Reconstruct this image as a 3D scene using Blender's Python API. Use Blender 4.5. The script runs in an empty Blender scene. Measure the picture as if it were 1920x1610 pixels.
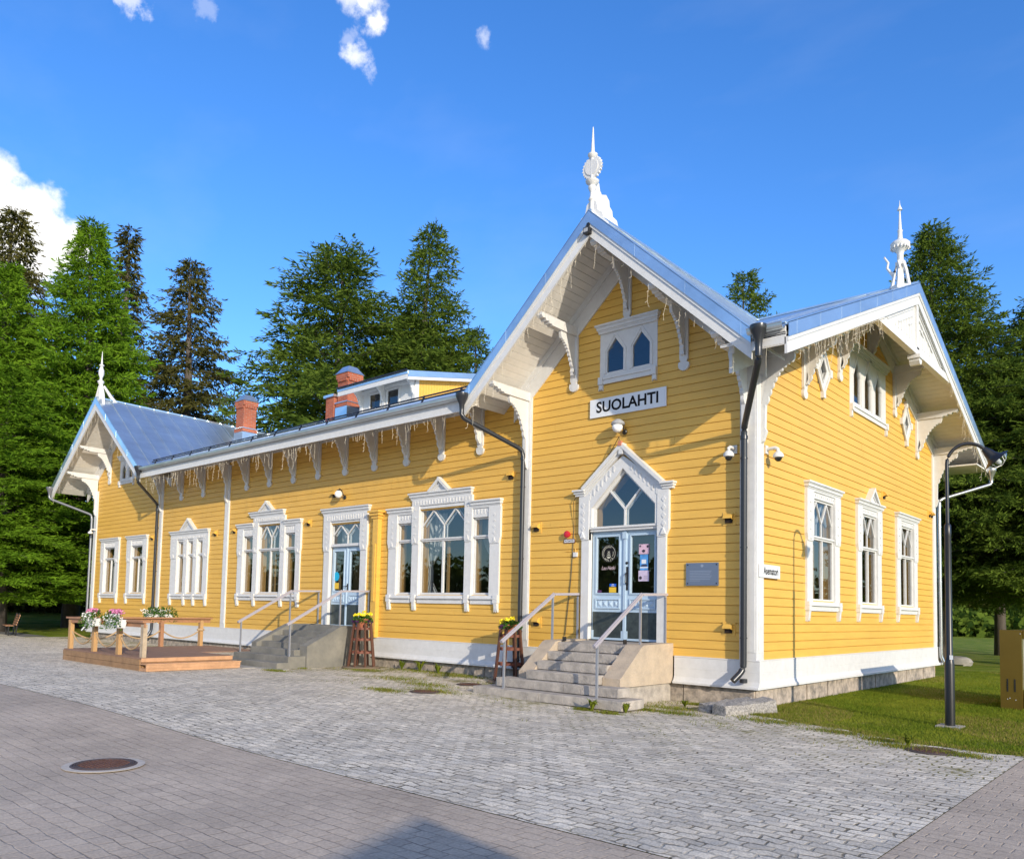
import bpy, math, random
import numpy as np
from mathutils import Vector, Matrix
random.seed(7); rng = np.random.default_rng(7)
scn = bpy.context.scene
COL = scn.collection
# ------------------------------------------------------------------ camera
cam = bpy.data.objects.new("camera", bpy.data.cameras.new("camera"))
COL.objects.link(cam); scn.camera = cam
cam.data.sensor_width = 36; cam.data.lens = 1503.52 / 1920 * 36
cam.data.shift_x = 0.01376; cam.data.shift_y = 0.1249
cam.data.clip_start = 0.1; cam.data.clip_end = 6000
YAW, PITCH, ROLL = 0.732935, 0.064532, 0.022592
_F = Vector((-math.sin(YAW) * math.cos(PITCH), math.cos(YAW) * math.cos(PITCH), math.sin(PITCH)))
_R = Vector((math.cos(YAW), math.sin(YAW), 0)); _U = _R.cross(_F)
_R2 = _R * math.cos(ROLL) + _U * math.sin(ROLL); _U2 = -_R * math.sin(ROLL) + _U * math.cos(ROLL)
cam.matrix_world = Matrix(((_R2.x, _U2.x, -_F.x, 6.5152), (_R2.y, _U2.y, -_F.y, -14.5), (_R2.z, _U2.z, -_F.z, 1.65), (0, 0, 0, 1)))
# ------------------------------------------------------------------ world, sun, exposure
SUN_DIR = Vector((0.869, -0.413, 0.289)).normalized()      # towards the sun
EL = math.asin(SUN_DIR.z); AZ = math.atan2(SUN_DIR.x, SUN_DIR.y)
w = bpy.data.worlds.new("World"); scn.world = w; w.use_nodes = True
def clouds_world():
    nt = w.node_tree; N = nt.nodes; L = nt.links; N.clear()
    out = N.new("ShaderNodeOutputWorld"); bg = N.new("ShaderNodeBackground")
    sky = N.new("ShaderNodeTexSky"); sky.sky_type = 'NISHITA'; sky.sun_disc = False
    sky.sun_elevation = EL; sky.sun_rotation = AZ; sky.air_density = 1.0; sky.dust_density = 0.2; sky.ozone_density = 4.0
    hs = N.new("ShaderNodeHueSaturation"); hs.inputs['Hue'].default_value = 0.510; hs.inputs['Saturation'].default_value = 1.19; hs.inputs['Value'].default_value = 1.40
    L.new(sky.outputs[0], hs.inputs['Color'])
    tc = N.new("ShaderNodeTexCoord")
    nz = N.new("ShaderNodeTexNoise"); nz.inputs['Scale'].default_value = 26; nz.inputs['Detail'].default_value = 9; nz.inputs['Roughness'].default_value = 0.62
    L.new(tc.outputs['Generated'], nz.inputs['Vector'])
    def M(op, a, b=None, c=None):
        n = N.new("ShaderNodeMath"); n.operation = op
        for i, v in enumerate((a, b, c)):
            if v is None: continue
            if isinstance(v, (int, float)): n.inputs[i].default_value = v
            else: L.new(v, n.inputs[i])
        return n.outputs[0]
    def spot(d, r0, r1, amp):           # soft mask round a sky direction, edge broken up by noise
        vm = N.new("ShaderNodeVectorMath"); vm.operation = 'DISTANCE'; vm.inputs[1].default_value = d
        L.new(tc.outputs['Generated'], vm.inputs[0])
        x = M('ADD', vm.outputs['Value'], M('MULTIPLY', M('SUBTRACT', nz.outputs['Fac'], 0.5), amp))
        mr = N.new("ShaderNodeMapRange"); mr.interpolation_type = 'SMOOTHSTEP'
        mr.inputs['From Min'].default_value = r0; mr.inputs['From Max'].default_value = r1
        mr.inputs['To Min'].default_value = 1; mr.inputs['To Max'].default_value = 0
        L.new(x, mr.inputs['Value']); return mr.outputs[0]
    tot = None
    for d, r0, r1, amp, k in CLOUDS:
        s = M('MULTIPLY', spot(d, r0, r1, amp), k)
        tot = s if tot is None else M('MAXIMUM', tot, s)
    # faint high wisps
    mp = N.new("ShaderNodeMapping"); mp.inputs['Scale'].default_value = (1.2, 3.0, 5.0); mp.inputs['Rotation'].default_value = (0.3, 0.2, 0.6)
    L.new(tc.outputs['Generated'], mp.inputs[0])
    n2 = N.new("ShaderNodeTexNoise"); n2.inputs['Scale'].default_value = 1.8; n2.inputs['Detail'].default_value = 6; n2.inputs['Roughness'].default_value = 0.55
    L.new(mp.outputs[0], n2.inputs['Vector'])
    mr2 = N.new("ShaderNodeMapRange"); mr2.inputs['From Min'].default_value = 0.52; mr2.inputs['From Max'].default_value = 0.85
    mr2.inputs['To Max'].default_value = 0.05; L.new(n2.outputs['Fac'], mr2.inputs['Value'])
    tot = M('MAXIMUM', tot, mr2.outputs[0])
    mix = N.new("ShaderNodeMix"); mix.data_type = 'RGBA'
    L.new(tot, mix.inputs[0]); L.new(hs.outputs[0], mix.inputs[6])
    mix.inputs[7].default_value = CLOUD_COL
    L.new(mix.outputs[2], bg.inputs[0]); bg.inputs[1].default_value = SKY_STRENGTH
    L.new(bg.outputs[0], out.inputs[0])
# (direction in the sky, inner radius, outer radius, edge raggedness, density)
CLOUDS = [
    ((-0.8914, 0.2638, 0.3686), 0.036, 0.056, 0.06, 1.0),
    ((-0.8813, 0.2930, 0.3708), 0.016, 0.034, 0.06, 1.0),
    ((-0.9010, 0.2334, 0.3657), 0.03, 0.055, 0.06, 1.0),
    ((-0.8807, 0.2267, 0.4159), 0.008, 0.024, 0.04, 1.0),
    ((-0.8965, 0.2883, 0.3365), 0.0, 0.03, 0.1, 0.5),
    ((-0.8989, 0.2726, 0.3431), 0.01, 0.04, 0.07, 0.55),
    ((-0.6366, 0.4689, 0.6122), 0.0, 0.022, 0.08, 0.6),
    ((-0.6312, 0.4783, 0.6106), 0.0, 0.022, 0.08, 0.9),
    ((-0.6309, 0.4909, 0.6008), 0.0, 0.016, 0.06, 0.9),
    ((-0.6541, 0.4788, 0.5856), 0.0, 0.01, 0.06, 0.25),
    ((-0.6569, 0.4905, 0.5725), 0.0, 0.016, 0.07, 0.7),
    ((-0.6558, 0.5042, 0.5619), 0.0, 0.014, 0.07, 0.5),
    ((-0.7598, 0.3033, 0.5751), 0.0, 0.016, 0.1, 0.5),
    ((-0.7605, 0.3153, 0.5676), 0.0, 0.014, 0.09, 0.4),
    ((-0.7275, 0.3564, 0.5863), 0.0, 0.014, 0.09, 0.2),
    ((-0.5579, 0.5801, 0.5935), 0.0, 0.01, 0.05, 0.4),
    # unseen broad cloud added behind and above the viewer as neutral white fill
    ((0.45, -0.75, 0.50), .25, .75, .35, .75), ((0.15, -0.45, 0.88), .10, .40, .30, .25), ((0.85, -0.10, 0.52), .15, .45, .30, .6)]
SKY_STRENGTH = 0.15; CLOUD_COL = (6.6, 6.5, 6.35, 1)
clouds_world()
sun = bpy.data.objects.new("sun", bpy.data.lights.new("sun", 'SUN')); COL.objects.link(sun)
sun.data.energy = 3.45; sun.data.angle = math.radians(0.5); sun.data.color = (1.0, 0.88, 0.70)
sun.rotation_euler = SUN_DIR.to_track_quat('Z', 'Y').to_euler(); sun.location = (30, -20, 30)
scn.view_settings.view_transform = 'Standard'; scn.view_settings.look = 'None'
scn.view_settings.exposure = 0.49; scn.view_settings.gamma = 1
# ------------------------------------------------------------------ materials
MATS = {}
def mat(name, col, rough=0.6, metal=0.0, var=0.0, vscale=3.0, vstretch=(1, 1, 1), bump=0.0, bscale=40.0, col2=None, spec=0.5, coat=0.0, fade=0.0):
    if name in MATS: return MATS[name]
    m = bpy.data.materials.new(name); m.use_nodes = True; MATS[name] = m
    nt = m.node_tree; N = nt.nodes; L = nt.links; b = N['Principled BSDF']
    b.inputs['Roughness'].default_value = rough; b.inputs['Metallic'].default_value = metal
    b.inputs['Specular IOR Level'].default_value = spec; b.inputs['Coat Weight'].default_value = coat
    c1 = (*col, 1)
    if var or col2:
        tc = N.new('ShaderNodeTexCoord'); mp = N.new('ShaderNodeMapping'); mp.inputs['Scale'].default_value = vstretch
        L.new(tc.outputs['Object'], mp.inputs[0])
        nz = N.new('ShaderNodeTexNoise'); nz.inputs['Scale'].default_value = vscale; nz.inputs['Detail'].default_value = 7; nz.inputs['Roughness'].default_value = .65
        L.new(mp.outputs[0], nz.inputs['Vector'])
        mx = N.new('ShaderNodeMix'); mx.data_type = 'RGBA'
        cr = N.new('ShaderNodeMapRange'); cr.inputs['From Min'].default_value = .3; cr.inputs['From Max'].default_value = .7
        L.new(nz.outputs['Fac'], cr.inputs['Value']); L.new(cr.outputs[0], mx.inputs[0])
        c2 = (*col2, 1) if col2 else tuple(min(1, c * (1 + var)) for c in col) + (1,)
        ca = c1 if col2 else tuple(c * (1 - var) for c in col) + (1,)
        mx.inputs[6].default_value = ca; mx.inputs[7].default_value = c2
        last = mx.outputs[2]
        if fade:
            n9 = N.new('ShaderNodeTexNoise'); n9.inputs['Scale'].default_value = .55; n9.inputs['Detail'].default_value = 8; n9.inputs['Roughness'].default_value = .7; L.new(tc.outputs['Object'], n9.inputs['Vector'])
            m9 = N.new('ShaderNodeMapRange'); m9.inputs['From Min'].default_value = .3; m9.inputs['From Max'].default_value = .7; m9.inputs['To Min'].default_value = 1 - fade; m9.inputs['To Max'].default_value = 1 + fade; L.new(n9.outputs['Fac'], m9.inputs['Value'])
            v9 = N.new('ShaderNodeVectorMath'); v9.operation = 'SCALE'; L.new(last, v9.inputs[0]); L.new(m9.outputs[0], v9.inputs['Scale']); last = v9.outputs[0]
        L.new(last, b.inputs['Base Color'])
    else:
        b.inputs['Base Color'].default_value = c1
    if bump:
        tc2 = N.new('ShaderNodeTexCoord'); n2 = N.new('ShaderNodeTexNoise'); n2.inputs['Scale'].default_value = bscale; n2.inputs['Detail'].default_value = 5
        L.new(tc2.outputs['Object'], n2.inputs['Vector']); bp = N.new('ShaderNodeBump'); bp.inputs['Strength'].default_value = bump; bp.inputs['Distance'].default_value = .02
        L.new(n2.outputs['Fac'], bp.inputs['Height']); L.new(bp.outputs[0], b.inputs['Normal'])
    return m
YEL = mat('yellow_paint', (0.70, 0.415, 0.078), .5, fade=.05, var=.07, vscale=5, vstretch=(.25, .25, 3.0), bump=.12, bscale=30)
WHT = mat('white_paint', (0.63, 0.63, 0.625), .5, fade=.04, var=.06, vscale=7, bump=.08, bscale=35)
WHT2 = mat('white_soffit_paint', (0.68, 0.66, 0.62), .55, fade=.05, var=.07, vscale=3, bump=.1)
BLU = mat('pale_blue_paint', (0.42, 0.54, 0.66), .4, var=.04, vscale=6)
MET = mat('roof_sheet_metal', (0.63, 0.71, 0.76), .28, metal=.85, fade=.10, var=.12, vscale=1.6, vstretch=(1, .35, 1), bump=.12, bscale=2.2)
DRK = mat('dark_pipe_metal', (0.035, 0.038, 0.045), .28, metal=.3)
BLK = mat('black_metal', (0.015, 0.015, 0.017), .35)
GAL = mat('handrail_metal', (0.36, 0.37, 0.40), .4, metal=.5)
STN = mat('granite_step', (0.48, 0.43, 0.375), .9, col2=(0.24, 0.22, 0.20), vscale=5.5, bump=.8, bscale=28)
STN2 = mat('grey_concrete_step', (0.125, 0.125, 0.115), .9, col2=(0.25, 0.235, 0.20), vscale=1.6, bump=.3, bscale=50)
FND = mat('granite_foundation', (0.54, 0.45, 0.37), .9, col2=(0.13, 0.12, 0.11), vscale=5.5, bump=1.0, bscale=11)
BRK = None
WOODL = mat('new_pine', (0.44, 0.26, 0.11), .65, var=.18, vscale=6, vstretch=(1, 1, .3), bump=.1)
WOODO = mat('oiled_pine', (0.34, 0.17, 0.085), .6, var=.2, vscale=5, bump=.1)
WOODD = mat('weathered_deck', (0.25, 0.15, 0.105), .75, var=.15, vscale=4, bump=.1)
WOODG = mat('grey_pine', (0.42, 0.33, 0.23), .7, var=.2, vscale=6, bump=.1)
ROPE = mat('rope_fibre', (0.42, 0.29, 0.16), .9, var=.15, vscale=30, bump=.3, bscale=90)
RED = mat('red_plastic', (0.5, 0.02, 0.03), .25)
BRN = mat('brown_stand_wood', (0.10, 0.042, 0.025), .55, var=.2, vscale=8)
TERR = mat('terracotta', (0.34, 0.11, 0.055), .8)
SGN = mat('sign_white', (0.72, 0.74, 0.77), .35)
INK = mat('sign_black', (0.012, 0.012, 0.014), .85, spec=.15)
PLQ = mat('plaque_metal', (0.27, 0.30, 0.36), .35, metal=.7)
BULB = mat('opal_glass', (0.85, 0.85, 0.86), .12)
WIRE = mat('pale_wire', (0.66, 0.60, 0.48), .5)
CURT = mat('white_curtain', (0.40, 0.41, 0.42), .9)
TAN = mat('tan_jamb', (0.34, 0.205, 0.075), .6, var=.1)
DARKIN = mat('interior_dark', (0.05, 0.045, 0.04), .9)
ROOM = mat('interior_wall', (0.16, 0.12, 0.07), .9)
RUST = mat('rusty_iron', (0.10, 0.045, 0.03), .75, var=.35, vscale=14, bump=.5, bscale=25)
CONC = mat('concrete', (0.34, 0.32, 0.29), .9, var=.15, vscale=8, bump=.2)
GREY = mat('grey_enamel', (0.35, 0.36, 0.38), .4)
OLV = mat('brass_sheet', (0.165, 0.11, 0.017), .38, metal=.5, var=.08, vscale=2)
def glass_mat():
    m = bpy.data.materials.new('window_glass'); m.use_nodes = True; N = m.node_tree.nodes; L = m.node_tree.links; N.clear()
    o = N.new('ShaderNodeOutputMaterial'); t = N.new('ShaderNodeBsdfTransparent'); t.inputs[0].default_value = (.80, .84, .86, 1)
    g = N.new('ShaderNodeBsdfGlossy'); g.inputs['Roughness'].default_value = .015; g.inputs[0].default_value = (.95, .97, 1, 1)
    lw = N.new('ShaderNodeLayerWeight'); lw.inputs[0].default_value = .5; pw = N.new('ShaderNodeMath'); pw.operation = 'POWER'; L.new(lw.outputs['Facing'], pw.inputs[0]); pw.inputs[1].default_value = 5
    fr = N.new('ShaderNodeMath'); fr.operation = 'MULTIPLY_ADD'; L.new(pw.outputs[0], fr.inputs[0]); fr.inputs[1].default_value = .7; fr.inputs[2].default_value = .11
    tc = N.new('ShaderNodeTexCoord'); nz = N.new('ShaderNodeTexNoise'); nz.inputs['Scale'].default_value = 1.1; nz.inputs['Detail'].default_value = 1
    L.new(tc.outputs['Object'], nz.inputs[0]); bp = N.new('ShaderNodeBump'); bp.inputs['Strength'].default_value = .06; bp.inputs['Distance'].default_value = .05
    L.new(nz.outputs[0], bp.inputs['Height']); L.new(bp.outputs[0], g.inputs['Normal'])
    mx = N.new('ShaderNodeMixShader'); L.new(fr.outputs[0], mx.inputs[0]); L.new(t.outputs[0], mx.inputs[1]); L.new(g.outputs[0], mx.inputs[2])
    L.new(mx.outputs[0], o.inputs[0]); return m
GLS = glass_mat()
def brick_mat(name, c1, c2, mortar, bw, bh, ms, off=.5, distort=.0, bump=.6, rough=.85, axes='XY', speck=0.25, green=None, big=0.2, bump_noise=.3, smooth=.2, joint_min=.7):
    m = bpy.data.materials.new(name); m.use_nodes = True; nt = m.node_tree; N = nt.nodes; L = nt.links; b = N['Principled BSDF']
    b.inputs['Roughness'].default_value = rough
    tc = N.new('ShaderNodeTexCoord'); src = tc.outputs['Object']
    if axes != 'XY':
        sp = N.new('ShaderNodeSeparateXYZ'); cb = N.new('ShaderNodeCombineXYZ'); L.new(src, sp.inputs[0])
        ad = N.new('ShaderNodeMath'); ad.operation = 'ADD'; L.new(sp.outputs[0], ad.inputs[0]); L.new(sp.outputs[1], ad.inputs[1])
        L.new(ad.outputs[0], cb.inputs[0]); L.new(sp.outputs[2], cb.inputs[1]); src = cb.outputs[0]
    vec = src
    if distort:
        nd = N.new('ShaderNodeTexNoise'); nd.inputs['Scale'].default_value = 4.5; nd.inputs['Detail'].default_value = 3; L.new(src, nd.inputs['Vector'])
        sb = N.new('ShaderNodeVectorMath'); sb.operation = 'SUBTRACT'; sb.inputs[1].default_value = (.5, .5, .5); L.new(nd.outputs['Color'], sb.inputs[0])
        sc = N.new('ShaderNodeVectorMath'); sc.operation = 'SCALE'; sc.inputs['Scale'].default_value = distort; L.new(sb.outputs[0], sc.inputs[0])
        av = N.new('ShaderNodeVectorMath'); L.new(src, av.inputs[0]); L.new(sc.outputs[0], av.inputs[1]); vec = av.outputs[0]
    br = N.new('ShaderNodeTexBrick'); br.inputs['Scale'].default_value = 1; br.inputs['Brick Width'].default_value = bw; br.inputs['Row Height'].default_value = bh
    br.inputs['Mortar Size'].default_value = ms; br.inputs['Mortar Smooth'].default_value = smooth; br.offset = off
    br.inputs['Color1'].default_value = (*c1, 1); br.inputs['Color2'].default_value = (*c2, 1); br.inputs['Mortar'].default_value = (*[(a + b) / 2 for a, b in zip(c1, c2)], 1)
    L.new(vec, br.inputs['Vector'])
    n1 = N.new('ShaderNodeTexNoise'); n1.inputs['Scale'].default_value = 45; n1.inputs['Detail'].default_value = 4; L.new(src, n1.inputs['Vector'])
    n2 = N.new('ShaderNodeTexNoise'); n2.inputs['Scale'].default_value = .55; n2.inputs['Detail'].default_value = 6; n2.inputs['Roughness'].default_value = .7; L.new(src, n2.inputs['Vector'])
    def mul(colsock, fac, lo, hi):
        mr = N.new('ShaderNodeMapRange'); mr.inputs['From Min'].default_value = .3; mr.inputs['From Max'].default_value = .7; mr.inputs['To Min'].default_value = lo; mr.inputs['To Max'].default_value = hi
        L.new(fac, mr.inputs['Value']); v = N.new('ShaderNodeVectorMath'); v.operation = 'SCALE'; L.new(colsock, v.inputs[0]); L.new(mr.outputs[0], v.inputs['Scale']); return v.outputs[0]
    nj = N.new('ShaderNodeTexNoise'); nj.inputs['Scale'].default_value = 3.2; nj.inputs['Detail'].default_value = 5; L.new(src, nj.inputs['Vector'])
    mj = N.new('ShaderNodeMapRange'); mj.inputs['From Min'].default_value = .38; mj.inputs['From Max'].default_value = .62; mj.inputs['To Min'].default_value = joint_min; L.new(nj.outputs['Fac'], mj.inputs['Value'])
    jf = N.new('ShaderNodeMath'); jf.operation = 'MULTIPLY'; L.new(br.outputs['Fac'], jf.inputs[0]); L.new(mj.outputs[0], jf.inputs[1])
    jm = N.new('ShaderNodeMix'); jm.data_type = 'RGBA'; L.new(jf.outputs[0], jm.inputs[0]); L.new(br.outputs['Color'], jm.inputs[6]); jm.inputs[7].default_value = (*mortar, 1)
    c = mul(jm.outputs[2], n1.outputs['Fac'], 1 - speck, 1 + speck)
    c = mul(c, n2.outputs['Fac'], 1 - big, 1 + big)
    if green:      # moss and grass growing in the joints, in patches
        n3 = N.new('ShaderNodeTexNoise'); n3.inputs['Scale'].default_value = .9; n3.inputs['Detail'].default_value = 8; n3.inputs['Roughness'].default_value = .75; L.new(src, n3.inputs['Vector'])
        sp2 = N.new('ShaderNodeSeparateXYZ'); L.new(tc.outputs['Object'], sp2.inputs[0])
        g1 = N.new('ShaderNodeMapRange'); g1.inputs['From Min'].default_value = -7.5; g1.inputs['From Max'].default_value = -.5; g1.inputs['To Min'].default_value = -.10; g1.inputs['To Max'].default_value = .17
        L.new(sp2.outputs[1], g1.inputs['Value'])
        a1 = N.new('ShaderNodeMath'); L.new(n3.outputs['Fac'], a1.inputs[0]); L.new(g1.outputs[0], a1.inputs[1])
        a2 = N.new('ShaderNodeMath'); a2.operation = 'MULTIPLY_ADD'; L.new(br.outputs['Fac'], a2.inputs[0]); a2.inputs[1].default_value = .13; L.new(a1.outputs[0], a2.inputs[2])
        mr = N.new('ShaderNodeMapRange'); mr.inputs['From Min'].default_value = .63; mr.inputs['From Max'].default_value = .74; L.new(a2.outputs[0], mr.inputs['Value'])
        mx = N.new('ShaderNodeMix'); mx.data_type = 'RGBA'; L.new(mr.outputs[0], mx.inputs[0]); L.new(c, mx.inputs[6]); mx.inputs[7].default_value = (*green, 1); c = mx.outputs[2]
    L.new(c, b.inputs['Base Color'])
    inv = N.new('ShaderNodeMath'); inv.operation = 'MULTIPLY_ADD'; L.new(br.outputs['Fac'], inv.inputs[0]); inv.inputs[1].default_value = -1; 
    sc2 = N.new('ShaderNodeMath'); sc2.operation = 'MULTIPLY'; L.new(n1.outputs['Fac'], sc2.inputs[0]); sc2.inputs[1].default_value = bump_noise
    nu = N.new('ShaderNodeTexNoise'); nu.inputs['Scale'].default_value = 1.7; nu.inputs['Detail'].default_value = 3; L.new(src, nu.inputs['Vector'])
    sc3 = N.new('ShaderNodeMath'); sc3.operation = 'MULTIPLY_ADD'; L.new(nu.outputs['Fac'], sc3.inputs[0]); sc3.inputs[1].default_value = 3.5 if bump > .8 else 1.5; L.new(sc2.outputs[0], sc3.inputs[2]); L.new(sc3.outputs[0], inv.inputs[2])
    bp = N.new('ShaderNodeBump'); bp.inputs['Strength'].default_value = bump; bp.inputs['Distance'].default_value = .012
    L.new(inv.outputs[0], bp.inputs['Height']); L.new(bp.outputs[0], b.inputs['Normal'])
    return m
BRK = brick_mat('red_brick', (0.40, 0.10, 0.045), (0.30, 0.07, 0.035), (0.30, 0.22, 0.17), .26, .085, .008, axes='WALL', bump=.5)
COB = brick_mat('granite_setts', (0.74, 0.66, 0.53), (0.51, 0.455, 0.37), (0.14, 0.12, 0.085), .21, .125, .013, joint_min=.15, distort=.15, bump=1.0, speck=.28, green=(0.19, 0.17, 0.05), big=.18, smooth=.5)
PAV = brick_mat('concrete_pavers', (0.49, 0.40, 0.305), (0.43, 0.35, 0.27), (0.25, 0.20, 0.155), .20, .14, .009, joint_min=.05, distort=.06, bump=.55, speck=.16, big=.20, smooth=.6)
def grass_ground():
    m = bpy.data.materials.new('lawn_soil'); m.use_nodes = True; nt = m.node_tree; N = nt.nodes; L = nt.links; b = N['Principled BSDF']; b.inputs['Roughness'].default_value = .95
    b.inputs['Specular IOR Level'].default_value = .1
    tc = N.new('ShaderNodeTexCoord'); n1 = N.new('ShaderNodeTexNoise'); n1.inputs['Scale'].default_value = .7; n1.inputs['Detail'].default_value = 8; n1.inputs['Roughness'].default_value = .7; L.new(tc.outputs['Object'], n1.inputs[0])
    cr = N.new('ShaderNodeValToRGB'); L.new(n1.outputs['Fac'], cr.inputs[0])
    e = cr.color_ramp.elements; e[0].position = .3; e[0].color = (0.075, 0.13, 0.012, 1); e[1].position = .72; e[1].color = (0.34, 0.29, 0.08, 1)
    k = cr.color_ramp.elements.new(.5); k.color = (0.17, 0.22, 0.018, 1)
    n2 = N.new('ShaderNodeTexNoise'); n2.inputs['Scale'].default_value = 26; n2.inputs['Detail'].default_value = 4; L.new(tc.outputs['Object'], n2.inputs[0])
    mr = N.new('ShaderNodeMapRange'); mr.inputs['From Min'].default_value = .3; mr.inputs['From Max'].default_value = .7; mr.inputs['To Min'].default_value = .55; mr.inputs['To Max'].default_value = 1.45; L.new(n2.outputs['Fac'], mr.inputs['Value'])
    v = N.new('ShaderNodeVectorMath'); v.operation = 'SCALE'; L.new(cr.outputs[0], v.inputs[0]); L.new(mr.outputs[0], v.inputs['Scale']); L.new(v.outputs[0], b.inputs['Base Color'])
    bp = N.new('ShaderNodeBump'); bp.inputs['Strength'].default_value = .8; bp.inputs['Distance'].default_value = .05; L.new(n2.outputs['Fac'], bp.inputs['Height']); L.new(bp.outputs[0], b.inputs['Normal'])
    return m
LAWN = grass_ground()
def leaf_mat(name, c1, c2, trans=.25):
    m = bpy.data.materials.new(name); m.use_nodes = True; N = m.node_tree.nodes; L = m.node_tree.links; N.clear()
    o = N.new('ShaderNodeOutputMaterial'); d = N.new('ShaderNodeBsdfDiffuse'); t = N.new('ShaderNodeBsdfTranslucent')
    g = N.new('ShaderNodeNewGeometry'); tc = N.new('ShaderNodeTexCoord'); nz = N.new('ShaderNodeTexNoise'); nz.inputs['Scale'].default_value = .8; nz.inputs['Detail'].default_value = 3
    L.new(tc.outputs['Object'], nz.inputs[0])
    a = N.new('ShaderNodeMath'); a.operation = 'MULTIPLY_ADD'; L.new(g.outputs['Random Per Island'], a.inputs[0]); a.inputs[1].default_value = .45
    mr = N.new('ShaderNodeMapRange'); mr.inputs['From Min'].default_value = .3; mr.inputs['From Max'].default_value = .7; mr.inputs['To Max'].default_value = .55; L.new(nz.outputs['Fac'], mr.inputs['Value']); L.new(mr.outputs[0], a.inputs[2])
    mx = N.new('ShaderNodeMix'); mx.data_type = 'RGBA'; L.new(a.outputs[0], mx.inputs[0]); mx.inputs[6].default_value = (*c1, 1); mx.inputs[7].default_value = (*c2, 1)
    L.new(mx.outputs[2], d.inputs[0]); L.new(mx.outputs[2], t.inputs[0])
    ms = N.new('ShaderNodeMixShader'); ms.inputs[0].default_value = trans; L.new(d.outputs[0], ms.inputs[1]); L.new(t.outputs[0], ms.inputs[2]); L.new(ms.outputs[0], o.inputs[0]); return m
LARCH = leaf_mat('larch_needles', (0.065, 0.15, 0.012), (0.21, 0.36, 0.026), .35)
LARCH2 = leaf_mat('dark_larch_needles', (0.050, 0.092, 0.016), (0.15, 0.21, 0.030), .32)
SPRUCE = leaf_mat('spruce_needles', (0.042, 0.050, 0.013), (0.13, 0.12, 0.035), .2)
BIRCH = leaf_mat('birch_leaves', (0.07, 0.12, 0.035), (0.15, 0.20, 0.07))
GRASS = leaf_mat('grass_blades', (0.075, 0.135, 0.012), (0.25, 0.27, 0.035), .35)
DRYG = leaf_mat('dry_grass_blades', (0.20, 0.17, 0.04), (0.34, 0.28, 0.10), .3)
BARK = mat('bark', (0.10, 0.085, 0.075), .95, var=.35, vscale=6, vstretch=(1, 1, .2), bump=.8, bscale=12)
PETW = mat('white_petals', (0.8, 0.8, 0.78), .6); PETP = mat('pink_petals', (0.65, 0.22, 0.40), .6); PETY = mat('yellow_petals', (0.85, 0.70, 0.02), .6); PETV = mat('violet_petals', (0.07, 0.015, 0.09), .6)
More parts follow.
